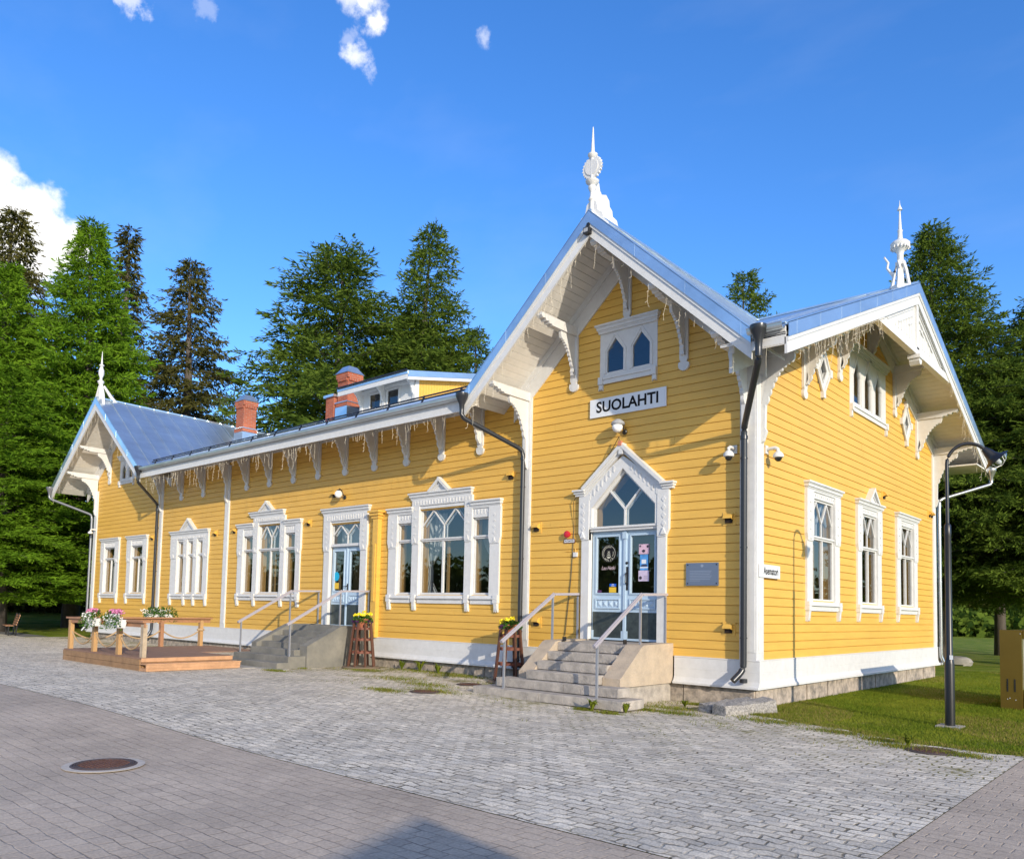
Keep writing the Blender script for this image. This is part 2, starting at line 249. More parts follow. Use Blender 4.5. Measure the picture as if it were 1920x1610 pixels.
# ------------------------------------------------------------------ mesh builder
class Wall:      # local frame: u along the wall, o outwards, z up
    def __init__(s, org, u, o): s.org = Vector(org); s.u = Vector(u); s.o = Vector(o)
    def __call__(s, u, o, z): return s.org + s.u * u + s.o * o + Vector((0, 0, z))
FR = Wall((0, 0, 0), (1, 0, 0), (0, -1, 0)); RT = Wall((0, 0, 0), (0, 1, 0), (1, 0, 0)); ID = Wall((0, 0, 0), (1, 0, 0), (0, 1, 0))
class MB:
    def sheet(s, a0, a1, o, c0, c1): return s.add([(a0, o, c0), (a1, o, c0), (a1, o, c1), (a0, o, c1)], [(0, 1, 2, 3)])
    def face(s, poly, o): return s.add([(a, o, b) for a, b in poly], [tuple(range(len(poly)))])
    def __init__(s, T=ID): s.v = []; s.f = []; s.T = T; s.m = []; s.mi = 0
    def add(s, pts, faces, raw=False):
        b = len(s.v); s.v += [tuple(p) if raw else tuple(s.T(*p)) for p in pts]
        s.f += [tuple(b + i for i in f) for f in faces]; s.m += [s.mi] * len(faces); return s
    def box(s, a0, a1, b0, b1, c0, c1):
        P = [(a, b, c) for c in (c0, c1) for b in (b0, b1) for a in (a0, a1)]
        return s.add(P, [(0, 2, 3, 1), (4, 5, 7, 6), (0, 1, 5, 4), (2, 6, 7, 3), (0, 4, 6, 2), (1, 3, 7, 5)])
    def prism(s, poly, plane, d0, d1):   # plane: 'uz' extruded along o, 'oz' extruded along u, 'uo' extruded along z
        n = len(poly)
        def P(a, b, d): return {'uz': (a, d, b), 'oz': (d, a, b), 'uo': (a, b, d)}[plane]
        pts = [P(a, b, d0) for a, b in poly] + [P(a, b, d1) for a, b in poly]
        f = [tuple(range(n))[::-1], tuple(range(n, 2 * n))] + [(i, (i + 1) % n, n + (i + 1) % n, n + i) for i in range(n)]
        return s.add(pts, f)
    def bar(s, p, q, w, h=None, roll=None):      # rectangular bar between two points
        h = h or w; p = Vector(s.T(*p)); q = Vector(s.T(*q)); d = (q - p).normalized()
        up = Vector((0, 0, 1)) if abs(d.z) < .98 else Vector((1, 0, 0))
        a = d.cross(up).normalized() * w / 2; b = a.cross(d).normalized() * h / 2
        pts = [x + i * a + j * b for x in (p, q) for i, j in ((-1, -1), (1, -1), (1, 1), (-1, 1))]
        return s.add(pts, [(3, 2, 1, 0), (4, 5, 6, 7), (0, 1, 5, 4), (1, 2, 6, 5), (2, 3, 7, 6), (3, 0, 4, 7)], True)
    def ubar(s, u0, z0, u1, z1, w, o0, o1):       # flat bar in the wall plane, depth o0..o1
        s.k = (getattr(s, 'k', 0) + 1) % 4; o1 += s.k * .0013; o0 -= s.k * .0013     # crossing bars never share a face plane
        L = math.hypot(u1 - u0, z1 - z0); nx = -(z1 - z0) / L * w / 2; nz = (u1 - u0) / L * w / 2
        return s.prism([(u0 - nx, z0 - nz), (u1 - nx, z1 - nz), (u1 + nx, z1 + nz), (u0 + nx, z0 + nz)], 'uz', o0, o1)
    def tube(s, path, r, n=8, cap=True):
        P = [Vector(s.T(*p)) for p in path]; R = r if isinstance(r, (list, tuple)) else [r] * len(P); rings = []
        for i, p in enumerate(P):
            d = ((P[min(i + 1, len(P) - 1)] - p).normalized() + (p - P[max(i - 1, 0)]).normalized())
            d = d.normalized() if d.length > 1e-6 else Vector((0, 0, 1))
            up = Vector((0, 0, 1)) if abs(d.z) < .95 else Vector((1, 0, 0))
            a = d.cross(up).normalized(); b = d.cross(a).normalized()
            rings.append([p + (a * math.cos(2 * math.pi * k / n) + b * math.sin(2 * math.pi * k / n)) * R[i] for k in range(n)])
        f = []
        for i in range(len(P) - 1):
            for k in range(n): f.append((i * n + k, (i + 1) * n + k, (i + 1) * n + (k + 1) % n, i * n + (k + 1) % n))
        if cap: f += [tuple(range(n)), tuple(range((len(P) - 1) * n, len(P) * n))[::-1]]
        return s.add([q for r_ in rings for q in r_], f, True)
    def lathe(s, prof, c, n=16, axis=Vector((0, 0, 1)), sq=1.0):
        c = Vector(s.T(*c)); ax = axis.normalized(); a = ax.orthogonal().normalized(); b = ax.cross(a); pts = []
        for r, h in prof: pts += [c + ax * h + (a * math.cos(2 * math.pi * k / n) + b * math.sin(2 * math.pi * k / n)) * max(r, .0004) for k in range(n)]
        f = [(i * n + k, i * n + (k + 1) % n, (i + 1) * n + (k + 1) % n, (i + 1) * n + k) for i in range(len(prof) - 1) for k in range(n)]
        f += [tuple(range(n))[::-1], tuple(range((len(prof) - 1) * n, len(prof) * n))]
        return s.add(pts, f, True)
    def text(s, txt, size, u, z, o, ext=.004, bold=0.0, sx=1.0, rot=0.0, shear=0.0):
        cu = bpy.data.curves.new('t', 'FONT'); cu.body = txt; cu.size = size; cu.align_x = 'CENTER'; cu.align_y = 'CENTER'; cu.offset = bold * size; cu.shear = shear; cu.resolution_u = 3
        ob = bpy.data.objects.new('t', cu); COL.objects.link(ob)
        me = bpy.data.meshes.new_from_object(ob.evaluated_get(bpy.context.evaluated_depsgraph_get()))
        cr, sr = math.cos(rot), math.sin(rot)
        vs = [(v.co.x * sx, v.co.y) for v in me.vertices]
        s.add([(u + x * cr - y * sr, o, z + x * sr + y * cr) for x, y in vs], [tuple(p.vertices) for p in me.polygons])
        bpy.data.objects.remove(ob); bpy.data.meshes.remove(me); bpy.data.curves.remove(cu); return s
    def build(s, name, mats, parent=None, smooth=False, shift=None):
        org = Vector(parent['_o']) if parent is not None else Vector(shift or (0, 0, 0))
        me = bpy.data.meshes.new(name)
        me.from_pydata([(a - org.x, b - org.y, c - org.z) for a, b, c in s.v], [], s.f)
        mats = mats if isinstance(mats, list) else [mats]
        for m in mats: me.materials.append(m)
        if len(mats) > 1: me.polygons.foreach_set('material_index', s.m)
        if smooth:
            me.polygons.foreach_set('use_smooth', [True] * len(me.polygons))
            try: me.set_sharp_from_angle(angle=math.radians(40))
            except Exception: pass
        me.update(); ob = bpy.data.objects.new(name, me); COL.objects.link(ob)
        if parent is not None: ob.parent = parent; ob['_o'] = tuple(org)
        else: ob.location = org; ob['_o'] = tuple(org)
        return ob
def tag(o, label=None, cat=None, group=None, kind=None):
    if label: o['label'] = label
    if cat: o['category'] = cat
    if group: o['group'] = group
    if kind: o['kind'] = kind
    return o
def thing(name, label, cat, loc, group=None):
    o = bpy.data.objects.new(name, None); COL.objects.link(o); o.location = loc; o.empty_display_size = .2; o['_o'] = tuple(loc)
    return tag(o, label, cat, group)
def circ(cu, cz, r, n=16, a0=0, a1=2 * math.pi): return [(cu + r * math.cos(a0 + (a1 - a0) * k / n), cz + r * math.sin(a0 + (a1 - a0) * k / n)) for k in range(n)]
def scallop(p0, p1, p2, n, amp):       # quadratic curve from p0 to p2 with little rounded teeth
    out = []
    for i in range(n * 4 + 1):
        t = i / (n * 4); x = (1 - t) ** 2 * p0[0] + 2 * t * (1 - t) * p1[0] + t * t * p2[0]; y = (1 - t) ** 2 * p0[1] + 2 * t * (1 - t) * p1[1] + t * t * p2[1]
        dx = 2 * (1 - t) * (p1[0] - p0[0]) + 2 * t * (p2[0] - p1[0]); dy = 2 * (1 - t) * (p1[1] - p0[1]) + 2 * t * (p2[1] - p1[1]); l = math.hypot(dx, dy) or 1
        k = amp * abs(math.sin(math.pi * t * n)); out.append((x - dy / l * k, y + dx / l * k))
    return out
# ------------------------------------------------------------------ ground
def sm(x): x = min(1, max(0, x)); return x * x * (3 - 2 * x)
def gz(x, y):
    z = -0.10 * sm((x + 7.5) / 6.0)
    z += 0.9 * sm((-x - 33) / 35)
    return z
def sheet(name, xs, ylo, yhi, ny, dz, m, kind='structure'):
    mb = MB(); n = ny + 1
    for x in xs:
        a, b = ylo(x), yhi(x)
        for j in range(n):
            y = a + (b - a) * j / ny; mb.v.append((x, y, gz(x, y) + dz))
    for i in range(len(xs) - 1):
        for j in range(ny): mb.f.append((i * n + j, (i + 1) * n + j, (i + 1) * n + j + 1, i * n + j + 1)); mb.m.append(0)
    return tag(mb.build(name, m), kind=kind)
XS = [-900, -300, -120] + [x * 2 - 70 for x in range(0, 19)] + [-33, -32, -31] + [x - 30 for x in range(0, 40)] + [12, 20, 60, 200, 900]
sheet('grass_ground', XS, lambda x: -900, lambda x: 1500, 1, -.004, LAWN)
XP = [-200, -120, -68, -60, -50, -42, -38, -34, -33] + list(range(-32, 12)) + [14, 20, 40, 120]
sheet('paved_square', XP, lambda x: -90, lambda x: -9.3 if x <= 4.5 else -9.3, 2, .004, PAV)
def yedge(x):
    P = [(-200, -2.3), (-31.6, -2.3), (-31.2, -.12), (-.25, -.12), (.1, -.55), (.64, -.99), (1.36, -1.28), (2.1, -1.5), (3.17, -2.04), (3.9, -2.2), (4.7, -2.12), (200, -2.1)]
    for (a, b), (c, d) in zip(P, P[1:]):
        if a <= x <= c: return b + (d - b) * (x - a) / (c - a)
XC = [x for x in XP if x <= 0 and x > -200] + [.1 * k for k in range(1, 46)] + [4.62]
XC = sorted(set(XC + [-31.6, -31.2, -.25, -.5, -1.5]))
sheet('cobbled_forecourt', XC, lambda x: -9.3, lambda x: yedge(x) + .05 * math.sin(x * 7) * (x > .2), 24, .010, COB)
sheet('side_pavement', [4.62, 5, 6, 8, 12, 40, 120], lambda x: -9.3, lambda x: -2.12, 4, .004, PAV)
sheet('footpath', [-120, -80, -60, -50, -42, -36, -32.2], lambda x: -2.3, lambda x: -1.2, 1, .006, mat('asphalt', (0.16, 0.155, 0.15), .9, var=.1))
sheet('far_footpath', [-60, -40, -20, 0, 20, 40], lambda x: 62 + x * .1, lambda x: 64.2 + x * .1, 1, .02, mat('gravel_path', (0.33, 0.33, 0.33), .9))
# ------------------------------------------------------------------ the station
ST = thing('station_building', 'long yellow wooden railway station with white carved trim and steep front gables', 'building', (-15, 6, 0))
XG, ZG, SG, HG = -2.917, 9.86, .93, 3.50          # near front gable: centre, apex, slope, half width
XL, ZL, SL, HL = -27.72, 9.98, .77, 4.40           # far front gable
YR, ZR, SR = 6.6, 9.87, .408                       # main ridge along x
EO, RO = 1.45, 1.22                                # overhang in front, overhang at the right end
ZE = ZR - SR * (YR + EO)
PITCHB = .172
def siding(T, spans, z0, z1, holes, name, zoff=0):
    mb = MB(T); k = 0
    while z0 + k * PITCHB < z1:
        za = z0 + k * PITCHB; zb = za + PITCHB; zc = (za + zb) / 2
        segs = spans(zc)
        for (a, b, c, d) in holes:
            if c < zc < d:
                ns = []
                for s0, s1 in segs:
                    if b <= s0 or a >= s1: ns.append((s0, s1)); continue
                    if a > s0: ns.append((s0, a))
                    if b < s1: ns.append((b, s1))
                segs = ns
        for s0, s1 in segs:
            cuts = [s0]; x = s0 + random.uniform(1.5, 5)
            while x < s1 - 1: cuts.append(x); x += random.uniform(3.5, 5.5)
            cuts.append(s1)
            for a, b in zip(cuts, cuts[1:]):
                j = random.uniform(-.0012, .0012); b -= .003
                pr = [(0, za), (0, za + .011), (.025 + j, za + .011), (.0285 + j, za + .019), (.027 + j, zb - .004), (.020 + j, zb), (0, zb)]
                pts = [(u, o, z) for u in (a, b) for o, z in pr]; n = len(pr)
                mb.add(pts, [(i, n + i, n + i + 1, i + 1) for i in range(n - 1)] + [tuple(range(n)), tuple(range(n, 2 * n))[::-1]])
        k += 1
    return mb.build(name, YEL, ST)
# window openings (u0,u1,z0,z1)
HF = [(-29.62, -28.34, 1.95, 3.98), (-26.95, -25.67, 1.95, 3.98), (-22.95, -20.85, 1.95, 3.98), (-18.22, -17.48, 1.95, 3.98), (-17.3, -15.9, 1.95, 4.3), (-15.7, -14.98, 1.95, 3.98),
      (-13.32, -11.76, 1.0, 4.12), (-10.28, -9.58, 1.95, 3.98), (-9.38, -7.6, 1.95, 4.3), (-7.4, -6.7, 1.95, 3.98), (-3.84, -1.98, 1.0, 4.0), (-3.74, -2.10, 4.0, 4.2), (-3.55, -2.29, 4.2, 4.38), (-3.38, -2.46, 4.38, 4.55), (-3.2, -2.64, 4.55, 4.74),
      (-3.42, -2.27, 6.85, 7.62), (-28.25, -27.15, 6.75, 7.5)]
HR = [(2.64, 4.18, 1.95, 4.22), (5.82, 7.24, 1.95, 4.22), (9.02, 10.52, 1.95, 4.22), (5.4, 7.75, 6.85, 7.95), (3.15, 3.65, 6.85, 7.45), (9.57, 10.07, 6.85, 7.45)]
def front_span(z):
    if z < 6.72: return [(-30.65, -.14)]
    o = []
    for xc, za, s in ((XG, ZG, SG), (XL, ZL, SL)):
        h = (za - .45 - z) / s
        if h > .05: o.append((max(xc - h, -30.65), min(xc + h, -.14)))
    return o
def right_span(z):
    h = (ZR - .35 - z) / SR; return [(max(.14, YR - h), min(12.7, YR + h))] if h > 0 else []
siding(FR, front_span, .79, 9.45, HF, 'wall'); siding(RT, right_span, .79, 9.55, HR, 'wall')
# closed back, left end, floor and inner partitions so that the rooms behind the panes are real
mb = MB(); mb.box(-30.79, 0, 12.7, 12.84, 0, 7.2); mb.prism([(.1, .3), (12.7, .3), (12.7, 7.2), (6.6, 9.5), (.1, 7.2)], 'oz', -30.79, -30.65)
mb.build('rear_wall', YEL, ST)
mb = MB(); mb.box(-30.6, -.1, .05, 12.6, .85, .95); mb.box(-30.6, -.1, .05, 12.6, 4.75, 4.9)
mb.box(-30.6, -4.9, 4.2, 4.35, .95, 4.75); mb.box(-5.9, -5.75, .1, 12.6, .95, 6.6); mb.box(-4.9, -4.8, 1.4, 12.6, .95, 4.75)
for x in (-14.2, -19.5, -24.4, -11.3): mb.box(x, x + .12, .1, 4.2, .95, 4.75)
mb.build('interior_partition', ROOM, ST)
# foundation and skirt
mb = MB(FR)
x = -30.7
while x < -.02:
    wd = min(random.uniform(1.1, 2.2), -x - .0); 
    mb.box(x + .012, x + wd - .012, -.12, .005 + random.uniform(-.012, .012), -.35, .262); x += wd
    if x > -.3: break
mb.box(-30.7, -.02, -.2, -.03, -.35, .25)
mb.build('foundation', FND, ST)
mb = MB(RT); y = .03
while y < 12.8:
    wd = min(random.uniform(1.1, 2.0), 12.82 - y); mb.box(y + .02, y + wd - .02, -.12, .0 + random.uniform(-.012, .012), -.35, .262); y += wd
mb.box(.0, 12.8, -.25, -.04, -.35, .25)
mb.build('foundation', FND, ST)
PRF = [(0, .262), (.125, .262), (.125, .30), (.085, .335), (.058, .40), (.055, .555), (.051, .559), (.055, .563), (.053, .78), (.062, .785), (.062, .80), (0, .815)]
mb = MB(FR)
for a, b in ((-30.92, -13.66), (-11.12, -4.2), (-1.66, .125)): mb.prism(PRF, 'oz', a, b)
mb.build('base_skirt', WHT, ST)
mb = MB(RT); mb.prism(PRF, 'oz', .001, 12.97); mb.build('base_skirt', WHT, ST)
# corner boards and pilasters
def pil(T, a, b, z0, z1, name='corner_board', m=WHT, d=.055):
    MB(T).box(a, b, 0, d, z0, z1).box(a + .03, b - .03, d, d + .012, z0 + .15, z1 - .1).build(name, m, ST)
pil(FR, -.275, .06, .80, 6.75); pil(RT, .0, .275, .80, 6.85, d=.058); pil(FR, -5.79, -5.50, .80, 6.7); pil(FR, -19.5, -19.2, .80, 6.5, 'pilaster'); pil(FR, -24.52, -24.24, .80, 6.6, 'pilaster')
pil(FR, -30.85, -30.52, .80, 6.5); pil(RT, 12.58, 12.90, .80, 6.7)
mb = MB(FR); mb.box(-11.16, -10.94, 0, .16, .80, 4.2).box(-11.10, -11.0, .16, .185, 1.8, 3.4).box(-11.2, -10.9, 0, .19, 4.12, 4.2).box(-11.25, -10.85, 0, .23, 4.2, 4.28).box(-11.29, -10.81, 0, .27, 4.28, 4.34)
mb.build('yellow_post', YEL, ST)
# ---- roofs
def tri_slab(mb, P, dz0, dz1):
    n = len(P); mb.add([(x, y, z + dz1) for x, y, z in P] + [(x, y, z + dz0) for x, y, z in P],
                       [tuple(range(n)), tuple(range(n, 2 * n))[::-1]] + [(i, n + i, n + (i + 1) % n, (i + 1) % n) for i in range(n)])
mrf = lambda x, y: (x, y, ZR - SR * abs(y - YR))
def yv(za): return YR - (ZR - za) / SR if za < ZR else YR
front_main = [[mrf(RO, -EO), mrf(RO, YR), mrf(XG, YR), mrf(XG + HG, -EO)], [mrf(XG - HG, -EO), mrf(XG, YR), mrf(XL, YR), mrf(XL + HL, -EO)], [mrf(XL - HL, -EO), mrf(XL, YR), mrf(XL - HL, YR)]]
rear_main = [mrf(RO, YR), mrf(RO, 14.5), mrf(XL - HL, 14.5), mrf(XL - HL, YR)]
def cross(xc, za, s, h):
    return [[(xc, -EO, za), (xc, YR, min(za, ZR + .02)), (xc + h, -EO, za - s * h)][::-1], [(xc, -EO, za), (xc - h, -EO, za - s * h), (xc, YR, min(za, ZR + .02))][::-1]]
rp = front_main + [rear_main] + cross(XG, ZG, SG, HG) + cross(XL, ZL, SL, HL)
mb = MB()
for P in rp: tri_slab(mb, P, -.03, 0)
# standing seams
def seam_h(x0, x1, step, yfun):
    x = x0
    while x < x1:
        a, b = yfun(x)
        if b - a > .2: mb.bar((x, a, mrf(x, a)[2] + .02), (x, b, mrf(x, b)[2] + .02), .016, .028)
        x += step
seam_h(XG - HG - 16.9, XG - .2, .62, lambda x: ((-EO if x < XG - HG else YR - (YR + EO) * (XG - x) / HG), YR))
seam_h(.0, 1.2, .6, lambda x: ((-EO if x > XG + HG else YR - (YR + EO) * (x - XG) / HG), YR))
for xc, za, s, h in ((XG, ZG, SG, HG), (XL, ZL, SL, HL)):
    y = -EO + .55
    while y < YR - .4:
        f = 1 - (y + EO) / (YR + EO)
        for sg in (1, -1): mb.bar((xc, y, za + .02), (xc + sg * h * f, y, za - s * h * f + .02), .016, .028)
        y += .62
mb.bar((XG, -EO, ZG + .02), (XG, YR, ZR + .02), .09, .05); mb.bar((XL, -EO, ZL + .02), (XL, YR, ZR + .02), .09, .05); mb.bar((RO, YR, ZR + .02), (XL - HL, YR, ZR + .02), .09, .05)
ROOF = mb.build('roof', MET, ST)
# soffits (boards under the overhangs)
def soffit_boards(mb, A, B, C, D, n):     # quad A-B (low edge) to D-C (high edge), n boards
    A, B, C, D = map(Vector, (A, B, C, D))
    for k in range(n):
        t0 = k / n; t1 = (k + 1) / n - .012 / max(.5, (D - A).length) 
        p = [A.lerp(D, t0), B.lerp(C, t0), B.lerp(C, t1), A.lerp(D, t1)]
        tri_slab(mb, [tuple(q) for q in p], -.02, 0)
    tri_slab(mb, [tuple(q + Vector((0, 0, .012))) for q in (A, B, C, D)], 0, .01)
mb = MB(); dz = -.17
for xc, za, s, h in ((XG, ZG, SG, HG), (XL, ZL, SL, HL)):
    for sg in (1, -1):
        soffit_boards(mb, (xc + sg * h, -EO + .02, za - s * h + dz), (xc + sg * h, .0, za - s * h + dz), (xc, .0, za + dz), (xc, -EO + .02, za + dz), 30)
for a, b in ((XG - HG + .05, XL + HL - .05), (XG + HG, RO)):
    zt = ZE + SR * EO + dz - .09
    soffit_boards(mb, (a, -EO + .02, ZE + dz - .13), (b, -EO + .02, ZE + dz - .13), (b, 0, zt), (a, 0, zt), 11)
soffit_boards(mb, (0, YR + 7.9, ZR - SR * 7.9 + dz), (RO - .02, YR + 7.9, ZR - SR * 7.9 + dz), (RO - .02, YR, ZR + dz), (0, YR, ZR + dz), 44)
soffit_boards(mb, (0, -EO, ZE + dz), (RO - .02, -EO, ZE + dz), (RO - .02, YR, ZR + dz), (0, YR, ZR + dz), 44)
mb.box(0, RO - .03, 12.9, 14.5, ZR - SR * 7.9 - .32, ZR - SR * 7.9 - .28)
mb.build('soffit', WHT2, ST)
# rake boards, caps, fascia
def rake(T, u0, z0, u1, z1, d, lo, hi, o0, o1): return [(u0, z0 + lo), (u1, z1 + lo), (u1, z1 + hi), (u0, z0 + hi)]
def rakes(T, uc, za, s, hl, hr, over):
    m1 = MB(T); m2 = MB(T)
    for sg, h in ((-1, hl), (1, hr)):
        u1, z1 = uc + sg * h, za - s * h
        q = lambda lo, hi: [(uc, za + lo), (u1, z1 + lo), (u1, z1 + hi), (uc, za + hi)]
        m1.prism(q(-.52, -.235), 'uz', over - .05, over - .002); m1.prism(q(-.31, -.235), 'uz', over - .002, over + .018)
        m2.prism(q(-.24, .012), 'uz', over + .018, over + .034); m2.prism(q(.0, .03), 'uz', over - .25, over + .034)
        L = 1.1; t = L
        while t < h: m2.prism([(uc + sg * t, za - s * t - .24), (uc + sg * (t + .02), za - s * (t + .02) - .24), (uc + sg * (t + .02), za - s * (t + .02) + .014), (uc + sg * t, za - s * t + .014)], 'uz', over + .034, over + .036); t += L
        # rake board against the wall, under the soffit
        h2 = h - .35
        q2 = lambda lo, hi: [(uc, za + lo), (uc + sg * h2, za - s * h2 + lo), (uc + sg * h2, za - s * h2 + hi), (uc, za + hi)]
        m1.prism(q2(-.66 - .12 * s, -.16), 'uz', .0, .06); m1.prism(q2(-.36, -.17), 'uz', .06, .10)
    m1.build('rake_board', WHT, ST); c = m2.build('roof_edge_cap', MET, ROOF)
rakes(FR, XG, ZG, SG, HG, HG, EO); rakes(FR, XL, ZL, SL, HL, HL, EO); rakes(RT, YR, ZR, SR, YR + EO, 7.9, RO)
mb = MB(FR); g = MB(FR); cap = MB(FR)
for a, b in ((XL + HL - .02, XG - HG + .02), (XG + HG - .02, RO - .03)):
    mb.box(a, b, EO - .03, EO + .0, ZE - .36, ZE - .05); mb.box(a, b, EO, EO + .015, ZE - .14, ZE - .05)
    # gutter: open half round trough with rolled edge
    pr = [(EO + .02 + .075 + .075 * math.cos(t), ZE - .03 - .085 * math.sin(t)) for t in np.linspace(math.pi, 0, 9)]
    pr2 = [(o, z + .012) for o, z in reversed(pr)]
    g.prism(pr + pr2, 'oz', a, b); g.tube([(a, EO + .17, ZE - .02), (b, EO + .17, ZE - .02)], .014, 6)
    cap.box(a, b, EO - .15, EO + .04, ZE + .0, ZE + .03)
mb.build('fascia', WHT, ST); g.build('gutter', [MET], ROOF); cap.build('eave_flashing', MET, ROOF)
mb = MB(FR); zt = ZE + SR * EO + dz - .09
mb.box(XL + HL - 1.0, XG - HG + .6, 0, .05, zt - .30, zt); mb.box(XL + HL - 1.0, XG - HG + .6, .05, .09, zt - .09, zt - .01)
mb.build('frieze_board', WHT, ST)
# snow guard rails
mb = MB(); y0 = -.85; z0 = mrf(0, y0)[2]
for dzz, dy in ((.12, 0), (.2, .04)): mb.tube([(XL + HL - .3, y0 + dy, z0 + dzz), (XG - HG + .1, y0 + dy, z0 + dzz)], .022, 6)
x = XL + HL
while x < XG - HG: mb.bar((x, y0 - .05, z0), (x, y0 + .05, z0 + .22), .03, .04); x += 1.35
mb.build('snow_guard', BLK, ROOF)
# infill panel in the right gable
T = RT; mb = MB(T); zb = 8.22; hb = (ZR - .45 - zb) / SR
mb.prism([(YR - hb, zb), (YR + hb, zb), (YR, ZR - .45)], 'uz', RO - .10, RO - .07)
mb.box(YR - hb - .1, YR + hb + .1, RO - .16, RO - .02, zb - .14, zb + .05); mb.box(YR - .09, YR + .09, RO - .08, RO - .02, zb, ZR - .4)
mb.prism([(YR - .12, zb - .12), (YR - .12, zb - .3), (YR - .05, zb - .38), (YR + .05, zb - .38), (YR + .12, zb - .3), (YR + .12, zb - .12)], 'uz', RO - .2, RO + .03)
mb.prism([(YR - .17, zb - .15), (YR - .17, zb - .24), (YR + .17, zb - .24), (YR + .17, zb - .15)], 'uz', RO - .22, RO + .06)
for sg in (1, -1):
    for k in range(3):
        a = .25 + k * .0; ins = .12 + k * .16
        h = (ZR - .45 - ins * 1.1 - (zb + ins * .8)) / SR
        if h > .4:
            u0, u1 = YR + sg * (.13 + ins * .4), YR + sg * (h - ins * .6); zz0 = ZR - .45 - ins * 1.1 - SR * abs(u0 - YR); zz1 = ZR - .45 - ins * 1.1 - SR * abs(u1 - YR)
            mb.ubar(u0, zz0, u1, zz1, .03, RO - .07, RO - .045)
    for k in range(9):
        u = YR + sg * (.35 + k * .22); top = ZR - .75 - SR * abs(u - YR)
        if top > zb + .2: mb.box(u - .012, u + .012, RO - .07, RO - .055, zb + .15, top)
mb.build('gable_panel', WHT, ST)
# ---- brackets
def fin(mb, u, zt, D=.80, H=.98, th=.065):
    c = scallop((D - .02, zt - .13), (.36, zt - .20), (.17, zt - H), 9, .028)
    mb.prism([(.05, zt), (D, zt), (D, zt - .07)] + c + [(.12, zt - H - .06), (.05, zt - H - .06)], 'oz', u - th / 2, u + th / 2)
def bracket(T, u, zp, zt, beam=None, D=.80, H=.98, post=False, name='eave_bracket', th=.065, sides=None):
    mb = MB(T); w = .095
    if not post:
        mb.prism([(u - w, zt), (u - w, zp + .24), (u - w * .75, zp + .2), (u - w * .75, zp + .17)] + circ(u, zp + .12, .125, 12, math.pi * .82, math.pi * 2.18) + [(u + w * .75, zp + .17), (u + w * .75, zp + .2), (u + w, zp + .24), (u + w, zt)], 'uz', .03, .085)
        mb.prism([(.085, zt - .9), (.15, zt - .9), (.14, zp + .55), (.17, zp + .45), (.12, zp + .34), (.085, zp + .3)], 'oz', u - .045, u + .045)
    else:
        mb.prism([(.06, zt - .9), (.16, zt - .9), (.15, zt - 1.35), (.18, zt - 1.42), (.12, zt - 1.6), (.06, zt - 1.65)], 'oz', u - .045, u + .045)
    fin(mb, u, zt, D, H, th)
    if beam:      # outlooker beam with carved end
        L = beam; z1 = zt + .20
        pr = [(.0, zt), (L - .42, zt), (L - .40, zt + .03), (L - .32, zt + .02), (L - .29, zt + .07), (L - .21, zt + .05), (L - .17, zt + .10), (L - .08, zt + .09), (L - .03, zt + .14), (L - .03, z1), (0, z1)]
        mb.prism(pr, 'oz', u - .075, u + .075)
    return mb.build(name, WHT, ST)
zt = ZE + SR * EO + dz - .20
for u in (-7.16, -8.55, -9.93, -11.3, -12.65, -14.0, -15.32, -16.7, -18.1, -21.08, -22.75): bracket(FR, u, 5.50, zt, D=.78)
for u in (-19.35, -24.38): bracket(FR, u, 0, zt, post=True)
gt = lambda u, xc, za, s: za - s * abs(u - xc)
for u, zp in ((-4.27, 6.74), (-2.87, 7.97), (-1.49, 6.72)): bracket(FR, u, zp - .12, gt(u, XG, ZG, SG) - .72, EO - .05, D=.62, H=.72)
for u in (-5.64, -.16): bracket(FR, u, 0, gt(u, XG, ZG, SG) - .72, EO - .05, D=.75, H=.9, post=True)
for u, zp in ((2.33, 6.32), (4.5, 7.2), (6.65, 8.0), (8.77, 7.18), (10.92, 6.35)): bracket(RT, u, zp - .05, gt(u, YR, ZR, SR) - .66, RO - .05, D=.72, H=.85)
for u in (.14, 12.74): bracket(RT, u, 0, gt(u, YR, ZR, SR) - .66, RO - .05, D=.72, H=.9, post=True)
for u, zp in ((-29.4, 6.8), (-26.05, 6.8), (-27.72, 8.2)): bracket(FR, u, zp - .1, gt(u, XL, ZL, SL) - .68, EO - .05, D=.62, H=.72)
for u in (-30.68,): bracket(FR, u, 0, gt(u, XL, ZL, SL) - .68, EO - .05, D=.75, H=.9, post=True)
mb = MB(FR)      # fin turned sideways at the near corner
mb2 = MB(Wall((0, 0, 0), (0, 1, 0), (1, 0, 0)))
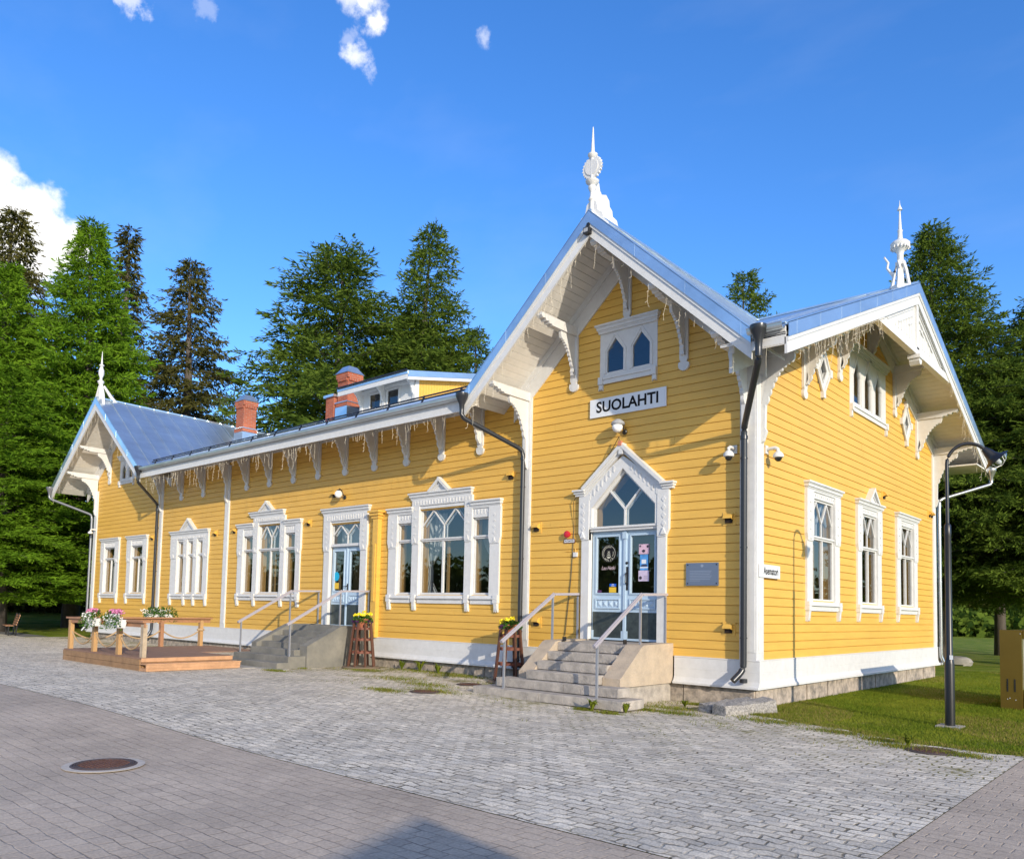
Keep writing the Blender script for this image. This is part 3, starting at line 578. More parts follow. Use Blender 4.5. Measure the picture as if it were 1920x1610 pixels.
# ---- finials
def finial_near():
    x, y = XG, -1.36; f = MB()
    f.lathe([(.06, 0), (.07, .06), (.052, .12), (.052, .32), (.078, .36), (.05, .42), (.045, .52), (.085, .60), (.085, .63), (.06, .66), (.13, .72), (.145, .76), (.08, .79), (.048, .82), (.048, 1.24), (.10, 1.30), (.105, 1.33), (.05, 1.36), (.04, 1.4), (.012, 1.9), (.003, 1.93)], (x, y, 9.78), 14)
    n = 44; pts = [(x + (.245 if k % 2 else .215) * math.cos(2 * math.pi * k / n), 10.82 + (.245 if k % 2 else .215) * math.sin(2 * math.pi * k / n)) for k in range(n)]
    f.prism(pts, 'uz', y - .03, y + .03); f.prism(circ(x, 10.82, .16, 20), 'uz', y - .045, y + .045)
    pr = [(y + .03, 9.8), (y + 1.15, 9.8), (y + 1.1, 9.86), (y + .92, 9.93), (y + .88, 10.02), (y + .72, 10.05), (y + .70, 10.16), (y + .60, 10.22), (y + .58, 10.34), (y + .46, 10.42), (y + .30, 10.36), (y + .24, 10.42), (y + .20, 10.56), (y + .06, 10.60), (y + .03, 10.4)]
    f.prism(pr, 'oz', x - .03, x + .03)
    for sg in (1, -1): f.prism([(x, 9.7), (x + sg * .42, 9.42), (x + sg * .40, 9.56), (x + sg * .30, 9.66), (x + sg * .26, 9.8), (x + sg * .16, 9.86), (x + sg * .12, 10.05), (x, 10.15)], 'uz', y - .02, y + .02)
    o = f.build('finial', WHT, ROOF, smooth=True); o['label'] = 'tall white finial with a toothed wheel on the near front gable'
def finial_right():
    x, y = .82, YR - .02; f = MB(); z = 9.86
    f.lathe([(.09, .55), (.09, .78), (.12, .84), (.19, .87), (.26, .94), (.27, 1.0), (.20, 1.05), (.09, 1.08), (.07, 1.12), (.06, 1.25), (.075, 1.28), (.05, 1.31), (.018, 1.72), (.07, 1.735), (.05, 1.78), (.015, 1.84), (.003, 1.95)], (x, y, z - .05), 16)
    for k in range(16):
        a = 2 * math.pi * k / 16; f.lathe([(.02, 0), (.03, .03), (.02, .06)], (x + .245 * math.cos(a), y + .245 * math.sin(a), z + .83), 6)
    for sx, sy in ((1, 0), (-1, 0), (0, 1), (0, -1)):
        f.tube([(x + sx * .27, y + sy * .27, z - .08), (x + sx * .21, y + sy * .21, z + .12), (x + sx * .16, y + sy * .16, z + .35), (x + sx * .08, y + sy * .08, z + .55)], [.06, .05, .05, .06], 6)
    f.lathe([(.30, -.1), (.26, .02), (.1, .08)], (x, y, z), 8); f.lathe([(.04, 0), (.06, .3), (.03, .5)], (x, y, z + .05), 8)
    f.tube([(x - .2, y, z + .30), (x - .36, y, z + .48), (x - .33, y, z + .6), (x - .44, y, z + .74)], [.05, .04, .035, .03], 6)
    f.v = [(x + (a - x) * .85, y + (b - y) * .85, z + (c - z) * 1.18) for a, b, c in f.v]
    o = f.build('finial', WHT, ROOF, smooth=True); o['label'] = 'white finial with a tilted dish and arrow tip on the right gable'
def finial_left():
    x, y = XL, -1.3; f = MB(); z = ZL
    f.lathe([(.10, -.1), (.07, .1), (.07, .62), (.12, .7), (.14, .76), (.06, .82), (.05, .9), (.11, 1.05), (.11, 1.2), (.05, 1.38), (.10, 1.42), (.10, 1.45), (.04, 1.48), (.01, 2.0), (.003, 2.03)], (x, y, z - .05), 12)
    for dx, dy in ((1, 0), (-1, 0), (0, 1)):
        f.tube([(x + dx * .42, y + dy * .75, z - .15 - .2 * abs(dx)), (x + dx * .28, y + dy * .45, z + .12), (x + dx * .10, y + dy * .12, z + .55)], [.06, .075, .05], 6)
    o = f.build('finial', WHT, ROOF, smooth=True); o['label'] = 'slim white finial on the far left gable'
finial_near(); finial_right(); finial_left()
# ---- chimneys, dormer
def chimney(x, y, top, small=False):
    m = MB(); w = .315; zb = mrf(x, y)[2] - .6
    m.box(x - w, x + w, y - w, y + w, zb, top - .35)
    m.box(x - w - .05, x + w + .05, y - w - .05, y + w + .05, zb + .95, zb + 1.1)
    for k in range(5):
        for s in (-1, 1):
            u = -w + .08 + k * (2 * w - .16) / 4
            m.box(x + u - .05, x + u + .05, y + s * (w + .03) - .03, y + s * (w + .03) + .03, top - .62, top - .5); m.box(x + s * (w + .03) - .03, x + s * (w + .03) + .03, y + u - .05, y + u + .05, top - .62, top - .5)
    m.box(x - w - .06, x + w + .06, y - w - .06, y + w + .06, top - .5, top - .3)
    c = m.build('chimney', BRK, ROOF)
    m = MB(); a = w + .1; b = .2
    m.add([(x - a, y - a, top - .3), (x + a, y - a, top - .3), (x + a, y + a, top - .3), (x - a, y + a, top - .3), (x - a + .05, y - a + .05, top - .24), (x + a - .05, y - a + .05, top - .24), (x + a - .05, y + a - .05, top - .24), (x - a + .05, y + a - .05, top - .24),
           (x - b, y - b, top), (x + b, y - b, top), (x + b, y + b, top), (x - b, y + b, top)], [(3, 2, 1, 0), (0, 1, 5, 4), (1, 2, 6, 5), (2, 3, 7, 6), (3, 0, 4, 7), (4, 5, 9, 8), (5, 6, 10, 9), (6, 7, 11, 10), (7, 4, 8, 11), (8, 9, 10, 11)])
    m.build('chimney_cap', MET, ROOF)
    MB().box(x - w - .06, x + w + .06, y - w - .06, y + w + .06, zb, zb + .93).build('chimney_flashing', MET, ROOF); MB().box(x - w - .08, x + w + .08, y - w - .08, y + w + .08, zb + 1.1, zb + 1.13).build('chimney_flashing', MET, ROOF)
    return c
chimney(-18.75, 4.6, 11.02); chimney(-26.35, 4.6, 11.12)
m = MB(); m.box(-19.7, -19.2, 4.2, 4.7, 8.4, 9.85); m.build('vent_stack', BRK, ROOF); m = MB(); m.box(-19.78, -19.12, 4.12, 4.78, 9.85, 9.95); m.build('chimney_cap', MET, ROOF)
def dormer():
    x0, x1, yf = -16.75, -13.72, 3.6; zr = lambda y: mrf(0, y)[2]; zt = 9.55; rs = .20; yb = 6.9
    ztop = lambda y: zt + rs * (y - yf); m = MB()
    m.prism([(yf, zr(yf) - .1), (YR, ZR - .05), (YR + .3, ZR), (YR + .3, ztop(YR) - .02), (yf, zt)], 'oz', x0, x0 + .06); m.build('dormer_cheek', YEL, ST)
    m = MB(); m.prism([(yf, zr(yf) - .1), (YR, ZR - .05), (YR + .3, ZR), (YR + .3, ztop(YR) - .02), (yf, zt)], 'oz', x1 - .06, x1)
    y = yf + .2
    while y < YR: m.box(x1, x1 + .012, y, y + .02, zr(y), ztop(y) - .05); y += .13
    D = m.build('dormer_cheek', YEL, ST)
    T = Wall((0, yf, 0), (1, 0, 0), (0, -1, 0)); m = MB(T)
    m.box(x0, x1, -.05, .0, zr(yf) - .1, 8.72); m.box(x0, x1, -.05, .0, 9.28, zt + .05)
    for a, b in ((x0, -16.2), (-15.55, -15.22), (-14.57, x1)): m.box(a, b, -.05, 0, 8.72, 9.28)
    for a, b in ((-16.2, -15.55), (-15.22, -14.57)):
        m.box(a - .03, a + .04, 0, .03, 8.66, 9.33); m.box(b - .04, b + .03, 0, .03, 8.66, 9.33); m.box(a + .04, b - .04, 0, .03, 8.66, 8.74); m.box(a + .04, b - .04, 0, .03, 9.26, 9.33)
    for u in (x0 + .1, -15.385, x1 - .07): 
        m.box(u - .07, u + .07, 0, .045, 8.5, 9.5)
        m.prism([(.045, 9.5), (.5, 9.5)] + scallop((.48, 9.42), (.2, 9.35), (.1, 8.95), 5, .02) + [(.045, 8.9)], 'oz', u - .03, u + .03)
    m.box(x1 - .01, x1 + .02, -.12, .02, zr(yf), zt); m.box(x0, x1, 0, .06, 9.36, 9.46)
    m.build('dormer_front', WHT, ST)
    for a, b in ((-16.17, -15.58), (-15.19, -14.60)): MB(T).sheet(a, b, -.03, 8.74, 9.26).build('dormer_pane', GLS, ST)
    MB(T).box(x0 + .1, x1 - .1, -.62, -.6, 8.5, 9.5).build('dormer_dark_backing', DARKIN, ST)  # dark sheet stands in for the unlit space behind the panes
    m = MB(); xa, xb = x0 - .55, x1 + .28; ya = yf - .62; zf = lambda y: ztop(y) + .12
    tri_slab(m, [(xa, ya, zf(ya)), (xb, ya, zf(ya)), (xb, yb, zf(yb)), (xa, yb, zf(yb))], -.025, 0)
    m.prism([(ya, zf(ya) - .2), (yb, zf(yb) - .2), (yb, zf(yb)), (ya, zf(ya))], 'oz', xb, xb + .02)
    m.box(xa, xb, ya - .02, ya, zf(ya) - .1, zf(ya) + .015)
    m.build('dormer_roof', MET, ROOF)
    m = MB(); m.prism([(ya + .01, zf(ya) - .30), (yb, zf(yb) - .30), (yb, zf(yb) - .03), (ya + .01, zf(ya) - .03)], 'oz', xb - .06, xb - .002); m.box(xa, xb - .06, ya + .002, ya + .05, zf(ya) - .26, zf(ya) - .03)
    tri_slab(m, [(xa, ya + .05, zf(ya) - .06), (xb - .06, ya + .05, zf(ya) - .06), (xb - .06, yb, zf(yb) - .06), (xa, yb, zf(yb) - .06)], -.02, 0)
    m.build('dormer_fascia', WHT, ST)
    m = MB(); m.tube([(xa, ya - .06, zf(ya) + .02), (xb, ya - .06, zf(ya) + .02)], .03, 6); m.build('dormer_gutter', BLK, ROOF)
dormer()
# ---- downpipes
def pipe(path, name='downpipe', r=.055, hop=True, m=DRK):
    P = [Vector(p) for p in path]; Q = [P[0]]
    for a, b, c in zip(P, P[1:], P[2:]):
        d1 = (a - b).normalized(); d2 = (c - b).normalized(); k = min(.16, (a - b).length * .4, (c - b).length * .4)
        for t in (0, .25, .5, .75, 1): Q.append((b + d1 * k) * (1 - t) ** 2 + b * 2 * t * (1 - t) + (b + d2 * k) * t * t)
    Q.append(P[-1]); mb = MB(); mb.tube([tuple(q) for q in Q], r, 12)
    p = P[0]
    if hop: mb.lathe([(r, -.12), (r + .01, 0), (.135, .16), (.15, .2), (.15, .26), (.13, .26)], (p.x, p.y, p.z), 16)
    for k, q in enumerate(P[2:-1]): mb.lathe([(r, -.04), (r + .012, -.035), (r + .012, .035), (r, .04)], (q.x, q.y, q.z - .2), 12)
    z = P[-2].z + .6
    while P[2].z > z + .3: mb.lathe([(r + .01, -.012), (r + .01, .012)], (P[2].x, P[2].y, z), 12); mb.box(P[2].x - .01, P[2].x + .01, P[2].y, 0 if abs(P[2].y) < .5 else P[2].y + .05, z - .01, z + .01); z += 1.7
    return mb.build(name, m, ST, smooth=True)
pipe([(-6.36, -1.56, 6.34), (-6.36, -1.56, 6.05), (-5.66, -.16, 5.42), (-5.66, -.16, .55), (-5.72, -.3, .3)])
pipe([(-23.16, -1.56, 6.38), (-23.16, -1.56, 6.05), (-24.48, -.16, 5.45), (-24.48, -.16, .55), (-24.5, -.3, .3)])
pipe([(-32.0, -1.56, 6.35), (-32.0, -1.56, 6.1), (-30.93, -.12, 5.45), (-30.93, -.12, .55), (-30.95, -.3, .3)], m=mat('grey_pipe', (0.20, 0.21, 0.23), .35, metal=.5))
pipe([(.78, -1.60, 6.33), (.78, -1.60, 6.0), (-.14, -.17, 5.22), (-.14, -.17, .62), (-.26, -.36, .42)], r=.06)
pipe([(1.30, 14.3, 6.12), (1.30, 14.3, 5.9), (.12, 13.02, 5.35), (.12, 13.02, .5), (.2, 13.1, .3)], m=mat('steel_pipe', (0.5, 0.51, 0.54), .25, metal=.85))
# ---- windows
def cornice(mb, a, b, z, k=1.0, oh=.08):      # stepped hood moulding between a and b, bottom z, 0.19 tall
    for i, (z0, z1, o, e) in enumerate(((0, .045, .085, .02), (.045, .075, .10, .03), (.075, .13, .125, .05), (.13, .15, .14, .065), (.15, .19, .165, oh))):
        mb.box(a - e, b + e, 0.0, o, z + z0, z + z1)
def pediment(mb, a, c, b, z, za):             # raised gable on a hood: feet a,b, apex c
    mb.prism([(a + .04, z), (b - .04, z), (c, za - .06)], 'uz', 0, .10)
    for x in (a, b):
        mb.ubar(x, z, c, za - .05, .07, .0, .172); s = 1 if x < c else -1
        mb.ubar(x + s * .09, z, c, za - .19, .03, .0, .13)
    mb.prism([(c - .05, za - .1), (c + .05, za - .1), (c + .03, za - .0), (c - .03, za - .0)], 'uz', 0, .178)
def tail(mb, u, z1, z0, w=.075):              # bracket hanging below a sill
    mb.box(u - w, u + w, 0, .12, z1 - .19, z1 + .0); mb.prism([(.0, z1 - .19), (.115, z1 - .19), (.10, z1 - .26), (.095, z0 + .05), (.08, z0 + .002), (0, z0 + .002)], 'oz', u - w * .7, u + w * .7)
    mb.prism([(u - w * .8, z0 + .06), (u + w * .8, z0 + .06), (u + w * .8, z0 - .02), (u + w * .4, z0 + .02), (u, z0 - .03), (u - w * .4, z0 + .02), (u - w * .8, z0 - .02)], 'uz', .01, .085)
def carve(mb, a, b, z0, z1, o):               # shallow carved ornament along a frieze
    n = max(2, int((b - a) / .11))
    for k in range(n):
        u = a + (b - a) * (k + .5) / n
        if k % 3 == 1: mb.prism([(u - .035, (z0 + z1) / 2), (u, z0 + .015), (u + .035, (z0 + z1) / 2), (u, z1 - .015)], 'uz', o, o + .012)
        else: mb.box(u - .012, u + .012, o, o + .010, z0 + .01, z1 - .01)
def post(mb, a, b, z0, z1, wide=.035, zs=3.42, od=.07):    # jamb casing: plain below, broader carved head above
    mb.box(a, b, -.04, od, z0, z1)
    mb.prism([(a + .01, zs - .16), (b - .01, zs - .16), (b + wide, zs), (b + wide, z1), (a - wide, z1), (a - wide, zs)], 'uz', .0, od + .02)
    u = (a + b) / 2
    for k in range(4):
        z = zs + .1 + k * (z1 - zs - .15) / 4; mb.prism([(u - .045, z), (u, z - .035), (u + .045, z), (u, z + .035)], 'uz', od + .02, od + .03)
    mb.prism([(u - .045, zs - .12), (u + .045, zs - .12), (u, zs + .0)], 'uz', od, od + .035)
def sash(T, parent, u0, u1, z0, z1, ztr=None, mull=None, lattice=0, arch=None, depth=-.05, tmull=False, name='sash'):
    """sash bars, pane and jamb reveals of one light"""
    s = MB(T); g = MB(T); j = MB(T); a, b = u0, u1; f = .045
    s.box(a, a + f, depth - .02, depth + .03, z0, z1); s.box(b - f, b, depth - .02, depth + .03, z0, z1); s.box(a + f, b - f, depth - .02, depth + .03, z0, z0 + f + .015); s.box(a + f, b - f, depth - .02, depth + .03, z1 - f, z1)
    if ztr: s.box(a + f, b - f, depth - .02, depth + .045, ztr - .05, ztr + .03); s.box(a, b, depth + .045, depth + .075, ztr - .01, ztr + .03)
    if mull is not None: s.box(mull - .03, mull + .03, depth - .02, depth + .035, z0 + f, (ztr or z1) - .05)
    if tmull: s.box(mull - .03, mull + .03, depth - .02, depth + .03, ztr + .03, z1 - f)
    for (c0, c1) in ([(depth, 1)] if lattice else []):
        for dd, ww in ((0, .03), (-.11, .022)):
            w2 = (b - a - 2 * f) / 2; base = ztr + .03; c = (a + b) / 2; hz = z1 - f; zm = base + (hz - base) * (.45 if lattice == 1 else .40)
            s.box(c - ww / 2, c + ww / 2, depth - .015 + dd, depth + .02 + dd, base, zm)
            for p, q in (((a + f, zm), (a + f + w2 / 2, hz)), ((a + f + w2 / 2, hz), (c, zm)), ((c, zm), (c + w2 / 2, hz)), ((c + w2 / 2, hz), (b - f, zm))): s.ubar(*p, *q, ww, depth - .015 + dd, depth + .02 + dd)
    g.sheet(a + f * .5, b - f * .5, depth, z0 + .02, z1 - .02)
    # inner box frame and second casement, tan like the jambs seen through the glass
    for x0, x1 in ((a - .01, a + .02), (b - .02, b + .01)): j.box(x0, x1, depth - .24, depth - .025, z0, z1)
    j.box(a, b, depth - .24, depth - .025, z0 - .02, z0 + .02); j.box(a, b, depth - .24, depth - .025, z1 - .02, z1 + .02)
    for x0, x1 in ((a + .02, a + .075), (b - .075, b - .02)): j.box(x0, x1, depth - .20, depth - .16, z0, z1)
    if mull is not None: j.box(mull - .04, mull + .04, depth - .20, depth - .16, z0, (ztr or z1))
    if ztr: j.box(a + .02, b - .02, depth - .20, depth - .16, ztr - .04, ztr + .03)
    so = s.build(name, WHT, parent); g.build('pane', GLS, parent); j.build('inner_frame', TAN, parent)
    return so
def curtain(T, parent, a, b, z0, z1, o=-.38, tie=None, m=CURT, n=26):
    mb = MB(T); R = 14; pts = []
    for i in range(R + 1):
        t = i / R; z = z1 + (z0 - z1) * t
        for k in range(n + 1):
            s_ = k / n; x = a + (b - a) * s_
            if tie:   # gathered towards one side part way down
                q = math.exp(-((t - .72) / .28) ** 2); side = a if tie < 0 else b; x = x + (side - x) * .72 * q
            pts.append((x, o + .035 * math.sin(s_ * 6.28 * 5 + t), z))
    mb.add(pts, [(i * (n + 1) + k, i * (n + 1) + k + 1, (i + 1) * (n + 1) + k + 1, (i + 1) * (n + 1) + k) for i in range(R) for k in range(n)])
    return mb.build('curtain', m, parent, smooth=True)
def simple_window(T, a, b, ga, gb, zg, zh, label=None, pedi=None, lattice=0, ztr=3.45, hoodoh=.08, cur=True, zb=1.97):
    mb = MB(T); w = ga - a
    post(mb, a, ga, zb - .04, zh - .0); post(mb, gb, b, zb - .04, zh)
    mb.box(ga, gb, -.04, .06, zg, zh); carve(mb, ga + .02, gb - .02, zg + .04, zh - .02, .06)
    cornice(mb, a, b, zh, oh=hoodoh)
    if pedi: pediment(mb, pedi[0], (pedi[0] + pedi[1]) / 2, pedi[1], zh + .17, pedi[2])
    c = (a + b) / 2
    mb.box(a + .02, b - .02, 0, .09, zb - .07, zb); mb.box(a - .02, b + .02, 0, .125, zb - .09, zb - .065); mb.box(a + .05, b - .05, 0, .075, zb - .2, zb - .09)
    tail(mb, a + .06, zb, 1.57); tail(mb, b - .06, zb, 1.57)
    W = mb.build('window', WHT, ST)
    if label: W['label'] = label
    sash(T, W, ga, gb, zb, zg, ztr, (ga + gb) / 2, lattice, depth=-.01 if lattice == 2 else -.05)
    if cur == 'sheer': curtain(T, W, ga - .1, gb + .1, zb - .1, zg)
    elif cur == 'tan': 
        curtain(T, W, ga - .15, ga + (gb - ga) * .30, zb - .1, zg, m=mat('tan_drape', (0.30, 0.205, 0.10), .9)); curtain(T, W, ga + (gb - ga) * .62, gb + .1, zb - .1, zg, m=mat('tan_drape', (0, 0, 0)), o=-.45)
    elif cur == 'side': curtain(T, W, ga - .1, ga + (gb - ga) * .55, zb - .1, zg, tie=-1)
    return W
simple_window(FR, -29.86, -28.07, -29.56, -28.40, 3.92, 4.14, cur='sheer'); simple_window(FR, -27.24, -25.45, -26.90, -25.75, 3.92, 4.14, cur='sheer')
# three-light window of the left part
def w3():
    mb = MB(FR); a, b = -23.36, -20.55; zb = 1.97
    P = [(a, -22.90), (-22.36, -22.10), (-21.62, -21.36), (-20.88, b)]
    for k, (p, q) in enumerate(P): post(mb, p, q, zb - .04, 4.14, wide=.035 if k in (0, 3) else .01, zs=3.45)
    for k in range(3): mb.box(P[k][1], P[k + 1][0], -.04, .05, 3.93, 4.14)
    mb.box(a, b, -.02, .088, 4.0, 4.14); carve(mb, a + .1, b - .1, 4.02, 4.12, .088); cornice(mb, a, b, 4.14); pediment(mb, -22.55, -22.0, -21.45, 4.31, 4.78)
    mb.box(a + .02, b - .02, 0, .09, zb - .07, zb); mb.box(a, b, 0, .125, zb - .09, zb - .065); mb.box(a + .05, b - .05, 0, .075, zb - .2, zb - .09)
    for u in (a + .06, -22.23, -21.49, b - .06): tail(mb, u, zb, 1.56)
    W = mb.build('window', WHT, ST)
    for k in range(3): sash(FR, W, P[k][1], P[k + 1][0], zb, 3.93, 3.42)
    curtain(FR, W, -23.0, -20.8, 1.9, 3.95)
w3()
def wide_window(a, b, gl, gc, gr, hl, hc, hr, apex, tie):
    mb = MB(FR); zb = 1.99
    m1 = (gl[1], gc[0]); m2 = (gc[1], gr[0])
    post(mb, a, gl[0], zb - .04, 4.16); post(mb, gr[1], b, zb - .04, 4.16); post(mb, *m1, zb - .04, 4.52, wide=.012, zs=3.5); post(mb, *m2, zb - .04, 4.52, wide=.012, zs=3.5)
    for g in (gl, gr): mb.box(g[0], g[1], -.04, .055, 3.93, 4.16); carve(mb, g[0] + .03, g[1] - .03, 4.0, 4.14, .055)
    mb.box(gc[0], gc[1], -.04, .06, 4.27, 4.52); mb.box(m1[0] - .01, m2[1] + .01, .0, .092, 4.36, 4.52); carve(mb, m1[0] + .05, m2[1] - .05, 4.38, 4.5, .092)
    cornice(mb, a, m1[0] - .03, 4.16, oh=.07); cornice(mb, m2[1] + .03, b, 4.16, oh=.07)
    cornice(mb, hc[0] + .08, hc[1] - .08, 4.52); pediment(mb, apex[0], apex[1], apex[2], 4.69, apex[3])
    for g in ((a + .02, m1[0]), m1 and (m1[1], m2[0]), (m2[1], b - .02)):
        mb.box(g[0], g[1], 0, .09, zb - .07, zb - .01); mb.box(g[0], g[1], 0, .128, zb - .10, zb - .07); mb.box(g[0], g[1], 0, .075, zb - .22, zb - .10)
    for u in (a + .07, (m1[0] + m1[1]) / 2, (m2[0] + m2[1]) / 2, b - .07): tail(mb, u, zb, 1.6)
    W = mb.build('window', WHT, ST)
    sash(FR, W, gl[0], gl[1], zb, 3.93, 3.45); sash(FR, W, gr[0], gr[1], zb, 3.93, 3.45); sash(FR, W, gc[0], gc[1], zb, 4.27, 3.45, (gc[0] + gc[1]) / 2, lattice=1)
    if tie:
        curtain(FR, W, gl[0] + .1, gl[1] + .35, 1.95, 4.0, tie=1, o=-.42); curtain(FR, W, gr[0] - .1, gr[1] + .12, 1.95, 4.0, tie=1, o=-.42); curtain(FR, W, gc[0] - .3, gc[0] + .5, 1.95, 4.2, tie=-1, o=-.5)
    else:
        for x0, x1 in ((gl[0] - .05, gl[0] + .28), (gc[0] - .05, gc[0] + .42), ((gc[0] + gc[1]) / 2 - .1, (gc[0] + gc[1]) / 2 + .32), (gr[0] - .05, gr[0] + .3)): curtain(FR, W, x0, x1, 1.9, 4.2, m=mat('tan_drape', (.30, .205, .10), .9), n=14)
    return W
wide_window(-18.50, -14.80, (-18.20, -17.52), (-17.26, -15.92), (-15.68, -15.04), None, (-17.77, -15.70), None, (-17.13, -16.72, -16.33, 5.04), False)
wide_window(-10.56, -6.44, (-10.24, -9.60), (-9.34, -7.62), (-7.38, -6.76), None, (-9.73, -7.36), None, (-8.93, -8.55, -8.17, 5.06), True)
for a, b, ga, gb, pd in ((2.42, 4.38, 2.74, 4.08, None), (5.62, 7.45, 5.92, 7.14, (6.27, 7.03, 4.90)), (8.80, 10.76, 9.12, 10.42, None)):
    simple_window(RT, a, b, ga, gb, 4.20, 4.34, pedi=pd, lattice=2, ztr=3.36, cur='tan')
def arched_light(mb, g, T, W, u0, u1, z0, zs, za, fw, o=-.03):      # opening with a pointed head; casing drawn by caller
    for (p, q) in (((u0, z0), (u0, zs)), ((u0, zs), ((u0 + u1) / 2, za)), (((u0 + u1) / 2, za), (u1, zs)), ((u1, zs), (u1, z0)), ((u0, z0), (u1, z0))): mb.ubar(*p, *q, fw, o - .02, o + .03)
    g.face([(u0, z0), (u1, z0), (u1, zs), ((u0 + u1) / 2, za), (u0, zs)], o)
def gothic(T, a, b, zh, lights, z0, zs, za, tailz, hood=True):
    mb = MB(T); g = MB(T); s = MB(T); D0 = .036
    # solid casing board with pointed openings: pieces between lights
    edges = [a] + [x for l in lights for x in l] + [b]
    zt = zh; mb.box(a, b, -.03, D0, z0 - .10, z0)
    for k in range(0, len(edges), 2): mb.box(edges[k], edges[k + 1], -.03, D0, z0, zs)
    mb.box(a, b, -.03, D0, za, zt)
    for k, (p, q) in enumerate(lights):
        c = (p + q) / 2; L0 = edges[2 * k] if k == 0 else (edges[2 * k] + edges[2 * k + 1]) / 2; R0 = edges[2 * k + 3] if k == len(lights) - 1 else (edges[2 * k + 2] + edges[2 * k + 3]) / 2
        mb.prism([(L0, zs), (p, zs), (c, za), (L0, za)], 'uz', -.03, D0); mb.prism([(R0, zs), (R0, za), (c, za), (q, zs)], 'uz', -.03, D0)
        for sx, x in ((1, p), (-1, q)): mb.ubar(x - sx * .03, z0, x - sx * .03, zs, .04, D0, D0 + .012); mb.ubar(x - sx * .03, zs, c, za + .07, .04, D0, D0 + .012)
        arched_light(s, g, T, None, p + .01, q - .01, z0 + .01, zs, za - .02, .03, .004)
    if hood: cornice(mb, a, b, zt)
    mb.box(a - .01, b + .01, 0, .10, z0 - .13, z0 - .09); mb.box(a, b, 0, .074, z0 - .23, z0 - .13)
    for u in (a + .05, b - .05): mb.box(u - .056, u + .056, 0, .11, z0 - .236, z0 - .075); mb.prism([(u - .05, z0 - .23), (u + .05, z0 - .23), (u + .05, tailz - .02), (u + .02, tailz + .03), (u, tailz - .01), (u - .02, tailz + .03), (u - .05, tailz - .02)], 'uz', 0, .08)
    W = mb.build('window', WHT, ST); s.build('sash', WHT, W); g.build('pane', GLS, W); return W
gothic(FR, -3.58, -2.13, 7.79, [(-3.42, -2.95), (-2.76, -2.29)], 6.88, 7.38, 7.70, 6.53)
gothic(FR, -28.42, -26.98, 7.62, [(-28.22, -27.84), (-27.56, -27.18)], 6.82, 7.22, 7.48, 6.5)
gothic(RT, 5.22, 8.02, 8.12, [(5.48, 6.0), (6.29, 6.81), (7.12, 7.64)], 6.86, 7.55, 7.97, 6.48)
def diamond(c, z):
    mb = MB(RT); g = MB(RT); w, h = .43, .55
    P = [(c - w, z), (c, z - h), (c + w, z), (c, z + h)]; Q = [(c - .2, z), (c, z - .28), (c + .2, z), (c, z + .28)]
    for i in range(4):
        p0, p1, q0, q1 = P[i], P[(i + 1) % 4], Q[i], Q[(i + 1) % 4]; mb.prism([p0, p1, q1, q0], 'uz', -.02, .055); mb.ubar(*p0, *p1, .055, .055, .085); mb.ubar(*q0, *q1, .03, .055, .075)
    for x, y in P: mb.prism([(x - .07, y - .09), (x + .07, y - .09), (x + .07, y + .09), (x - .07, y + .09)], 'uz', -.01, .10)
    W = mb.build('window', WHT, ST); g.face(Q, -.004); g.build('pane', GLS, W)
diamond(3.4, 7.15); diamond(9.82, 7.14)
# ---- doors
def door_leaf(T, parent, a, b, z0, z1, zk, zp0, zp1, zg0, zg1, o=-.06, shoe=True):
    mb = MB(T); k = MB(T); g = MB(T); ga, gb = a + .13, b - .13
    mb.box(a + .004, b - .004, o - .04, o, z0, zk); mb.box(a + .004, b - .004, o - .04, o, zk, zg0)
    mb.box(a + .004, ga, o - .04, o, zg0, zg1); mb.box(gb, b - .004, o - .04, o, zg0, zg1); mb.box(a + .004, b - .004, o - .04, o, zg1, z1)
    for x0, x1, y0, y1 in ((ga - .03, ga, zg0 - .03, zg1 + .03), (gb, gb + .03, zg0 - .03, zg1 + .03), (ga, gb, zg0 - .03, zg0), (ga, gb, zg1, zg1 + .03), (ga - .03, ga, zp0, zp1), (gb, gb + .03, zp0, zp1), (ga, gb, zp0, zp0 + .03), (ga, gb, zp1 - .03, zp1)): mb.box(x0, x1, o, o + .025, y0, y1)
    n = 4
    for i in range(n):
        u = ga + (gb - ga) * (i + .5) / n; h = (gb - ga) / n * .42; zc = (zp0 + zp1) / 2; zz = (zp1 - zp0) * .33
        mb.add([(u - h, o, zc - zz), (u + h, o, zc - zz), (u + h, o, zc + zz), (u - h, o, zc + zz), (u, o + .03, zc)], [(0, 1, 4), (1, 2, 4), (2, 3, 4), (3, 0, 4)])
    if shoe:
        for x0, x1, y0, y1 in ((a + .01, a + .06, z0, z0 + .2), (b - .06, b - .01, z0, z0 + .2), (a + .06, b - .06, z0, z0 + .045)): mb.box(x0, x1, o + .01, o + .022, y0, y1)
        for x in (a + .02, b - .2): mb.box(x, x + .18, o, o + .008, z1 - .08, z1 - .05)
    D = mb.build('door_leaf', BLU, parent)
    k.box(a + .03, b - .03, o, o + .008, z0 + .03, zk - .01); k.build('kick_plate', mat('dark_kick_plate', (0.045, 0.055, 0.055), .35, metal=.5, col2=(.09, .11, .105), vscale=9), parent)
    g.sheet(ga, gb, o - .02, zg0, zg1); g.build('pane', GLS, parent)
    return D
